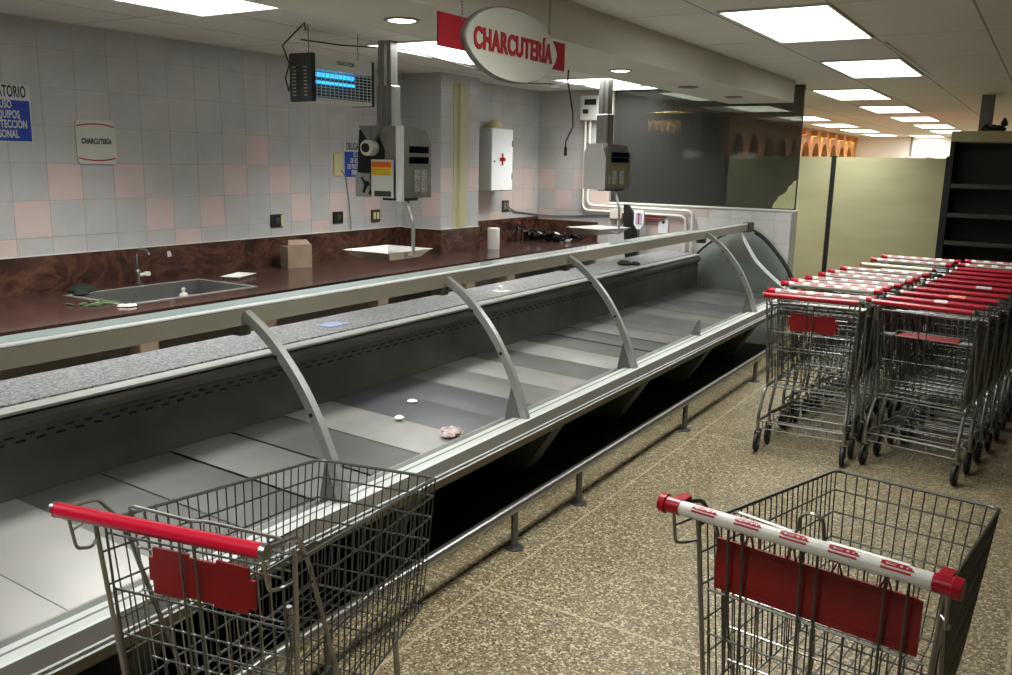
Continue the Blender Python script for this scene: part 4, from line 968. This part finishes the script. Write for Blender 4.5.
# striped carts of the left row
sB = make_cart(True, True, 'shut'); 
rowS = [(-1.12, 5.43, .03), (-1.14, 5.83, -.02), (-1.12, 6.0, -.02), (-1.08, 6.23, -.03), (-1.05, 6.5, -.03), (-1.03, 6.72, -.04), (-1.0, 7.0, -.04)]
ordn = 'first second third fourth fifth sixth seventh eighth ninth tenth eleventh twelfth'.split()
for k, (x, y_, a) in enumerate(rowS):
    o = sB if k == 0 else copy_tree(sB)
    put(o, (x-.3*math.cos(a), y_-.3*math.sin(a)), (x+.3*math.cos(a), y_+.3*math.sin(a)), 'white and red striped handle cart, %s striped one in the left nested row' % ordn[k], GR)
wh = make_cart(False, True, 'shut', handle='cream'); put(wh, (-1.255, 7.45), (-.69, 7.38), 'cart with plain cream handle and red ends in the left row', GR)
for k, (x, y_) in enumerate(((-.93, 7.9), (-.9, 8.25))):
    o = copy_tree(sB); put(o, (x-.3, y_+.015), (x+.3, y_-.015), 'striped handle cart beyond the cream handled one, %s' % ('nearer of two' if k == 0 else 'farther of two'), GR)
# right row
rC = make_cart(False, True, 'shut')
rowR = [(-.495, 5.56), (-.455, 5.84), (-.415, 6.11), (-.38, 6.42), (-.355, 6.72), (-.33, 7.0), (-.315, 7.3), (-.3, 7.6)]
for k, (x, y_) in enumerate(rowR):
    o = rC if k == 0 else copy_tree(rC); a = -.12+.008*k
    L_, R_ = (x-.268*math.cos(a), y_-.268*math.sin(a)), (x+.268*math.cos(a), y_+.268*math.sin(a))
    put(o, L_, R_, 'red handled cart nested %s behind the open seat cart in the right row' % ordn[k], GR)
for k, (x, y_) in enumerate(((-.27, 7.95), (-.25, 8.3))):
    o = copy_tree(sB); put(o, (x-.3, y_+.03), (x+.3, y_-.03), 'striped handle cart at the far end of the right row, %s' % ('nearer of two' if k == 0 else 'farthest of all'), GR)
# worn stickers on the red handles
def sticker(cx, cy, a, x0, x1, mm, lab):
    b = MB(); R2 = .0174; n = 4; vs = []
    for i in range(n+1):
        an = .2+1.9*i/n
        for x in (x0, x1): vs.append((x, -R2*math.cos(an), 1.0+R2*math.sin(an)))
    b.add(vs, [(2*i, 2*i+1, 2*i+3, 2*i+2) for i in range(n)])
    o = b.build('handle_sticker', mm, None); return o, lab
carts = [o for o in C.objects if o.get('label', '').startswith('red handled cart nested')]
for idx, x0, x1, mm in ((0, -.01, .06, mat('worn_white_sticker', (220, 196, 196), .6)), (1, .0, .09, mat('peach_sticker', (226, 138, 112), .6)), (3, .03, .12, mat('grey_sticker', (196, 190, 192), .6))):
    o, _ = sticker(0, 0, 0, x0, x1, mm, ''); h_ = [c_ for c_ in carts[idx].children if c_.name.startswith('handle')][0]; o.parent = h_

# ------------------------------------------------------------------ gondolas beyond the carts
YG = 10.45
for k, (x0, x1) in enumerate(((-5.82, -4.62), (-4.58, -3.38), (-3.34, -2.16), (-2.11, -1.0))):
    g_ = empty('shelf_unit', ((x0+x1)/2, YG, 0)); hw = (x1-x0)/2
    tag(g_, ['tall cream backed shelf unit at the far left behind tinted glass', 'tall cream backed shelf unit, middle one behind the tinted glass', 'tall cream backed shelf unit at the glass edge', 'tall cream backed shelf unit behind the nested carts'][k], 'shelf unit', 'cream backed shelf units')
    b = MB()
    for q in range(4): b.box(-hw, hw, 0, .012, .12+q*.44, .12+(q+1)*.44)
    b.build('back_board', M['panel_cream'] if k > 1 else M['board_dark'], g_)
    MB().box(-hw-.055, -hw, .0, .06, 0, 1.89).build('upright', M['black_metal'], g_)
    if k == 3: MB().box(hw, hw+.035, .0, .06, 0, 1.89).build('upright', M['black_metal'], g_)
    MB().box(-hw, hw, -.01, .42, 0, .12).build('base', M['gondola_dark'], g_)
    for z_ in (.5, .95, 1.4): MB().box(-hw, hw, .013, .40, z_, z_+.025).build('shelf', M['gondola_dark'], g_)
g_ = empty('shelf_unit', (-.96, 10.3, 0)); tag(g_, 'tall dark empty shelving with cream header beyond the right cart row', 'shelf unit')
MB().box(.0, 2.6, .46, .48, .0, 2.05).build('pegboard', M['peg'], g_)
MB().box(.0, .04, .0, .46, 0, 2.06).build('upright', M['black_metal'], g_); MB().box(1.28, 1.32, .38, .415, 0, 2.05).build('upright', M['black_metal'], g_)
MB().box(.045, 2.6, 0, .42, 0, .14).build('base', M['gondola_dark'], g_)
MB().prism([(.0, 2.05), (2.6, 2.05), (2.6, 2.155), (.0, 2.155)], 1, -.02, .44).build('header', M['header'], g_)
for z_ in (.45, .74, 1.02, 1.31, 1.61):
    MB().box(.045, 2.6, .0, .42, z_-.02, z_).box(.045, 2.6, -.012, .0, z_-.035, z_+.01).build('shelf', M['gondola_dark'], g_)
MB().box(-.03, -.002, .1, .14, 0, 1.9).build('side_strip', M['black_metal'], g_)
b = MB()
for k in range(16): b.box(-.031, -.0295, .112, .128, .3+k*.1, .34+k*.1)
b.build('slot_holes', M['panel_cream'], g_)
g = MB().rbox(-.74, -.62, 10.5, 10.62, 2.155, ZC-.001); tag(g.build('ceiling_post', M['grey_plastic']), 'grey square post between the dark shelving and the ceiling', 'post')
g = MB(); random.seed(2)
for k in range(5): g.lathe([(.03, 0), (.05, .02), (.015, random.uniform(.04, .07))], (-.66+.035*k, 10.36+random.uniform(-.02, .03), 2.157), 7)
g.lathe([(.03, .05), (.035, .08), (.01, .13)], (-.5, 10.36, 2.157), 7)
tag(g.build('black_bag', M['cloth']), 'crumpled black bag lying on top of the dark shelving', 'bag')
g = MB().lathe([(.28, 0), (.3, .03), (.22, .07), (.1, .1)], (-1.75, 14.5, 1.86), 20).lathe([(.3, -1.86), (.3, 0)], (-1.75, 14.5, 1.86), 20)
tag(g.build('red_round_display', M['red_plastic'], None, True), 'red round display top peeping over the cream shelf unit', 'display stand')
# bottle cabinet seen through the tinted glass
lc = empty('bottle_cabinet', (-5.05, 12.6, 0)); tag(lc, 'bottle shelf with cream side panel seen through the tinted glass', 'cabinet')
MB().box(-.25, .25, .3, .34, 0, 2.5).box(-.27, -.25, 0, .34, 0, 2.5).build('carcass', M['panel_cream'], lc)
MB().box(.25, .46, .0, .34, 0, 2.5).build('side_panel', M['panel_cream'], lc)
for z_ in (1.55, 1.93, 2.2): MB().box(-.25, .25, 0, .3, z_-.02, z_).build('shelf', M['dark_wood'], lc)
MB().tube([(-.23, .06, 2.455), (.23, .06, 2.455)], .01, 8).build('fill_strip', M['cab_fill'], lc); MB().box(-.25, .25, -.01, .005, 2.40, 2.5).build('fill_screen', M['dark_wood'], lc)  # glowing strip added to brighten the bottles, with a board hiding it
proto = None
for z_, zn in ((1.93, 'lower'), (2.2, 'upper')):
    for k in range(5):
        if proto is None:
            proto = empty('liquor_bottle'); MB().lathe([(.035, 0), (.036, .01), (.036, .12), (.012, .155), (.012, .19)], n=10).build('bottle_body', M['bottle_amber'], proto, True)
            MB().lathe([(.0365, .03), (.0365, .1)], n=10).build('bottle_label', M['bottle_gold'], proto, True)
            o = proto
        else: o = copy_tree(proto)
        o.location = (-5.24+.095*k, 12.66, z_); tag(o, 'amber bottle with pale label on the %s shelf behind tinted glass' % zn, 'bottle', 'amber bottles on the %s cabinet shelf' % zn)
# column seam on the far wall
struct(MB().box(-3.02, -2.98, 23.16, 23.2, 0, ZC).build('trim_4', M['grey_plastic']))
# tape dangling from the ceiling at the right
g = MB().tube([(-1.0, 6.05, ZC-.004), (-.97, 6.6, ZC-.02), (-.98, 7.2, ZC-.012), (-.93, 8.0, ZC-.035)], .007, 5)
tag(g.build('ceiling_strip', M['enamel'], None, True), 'loose pale strip sagging from the ceiling grid above the carts', 'strip')
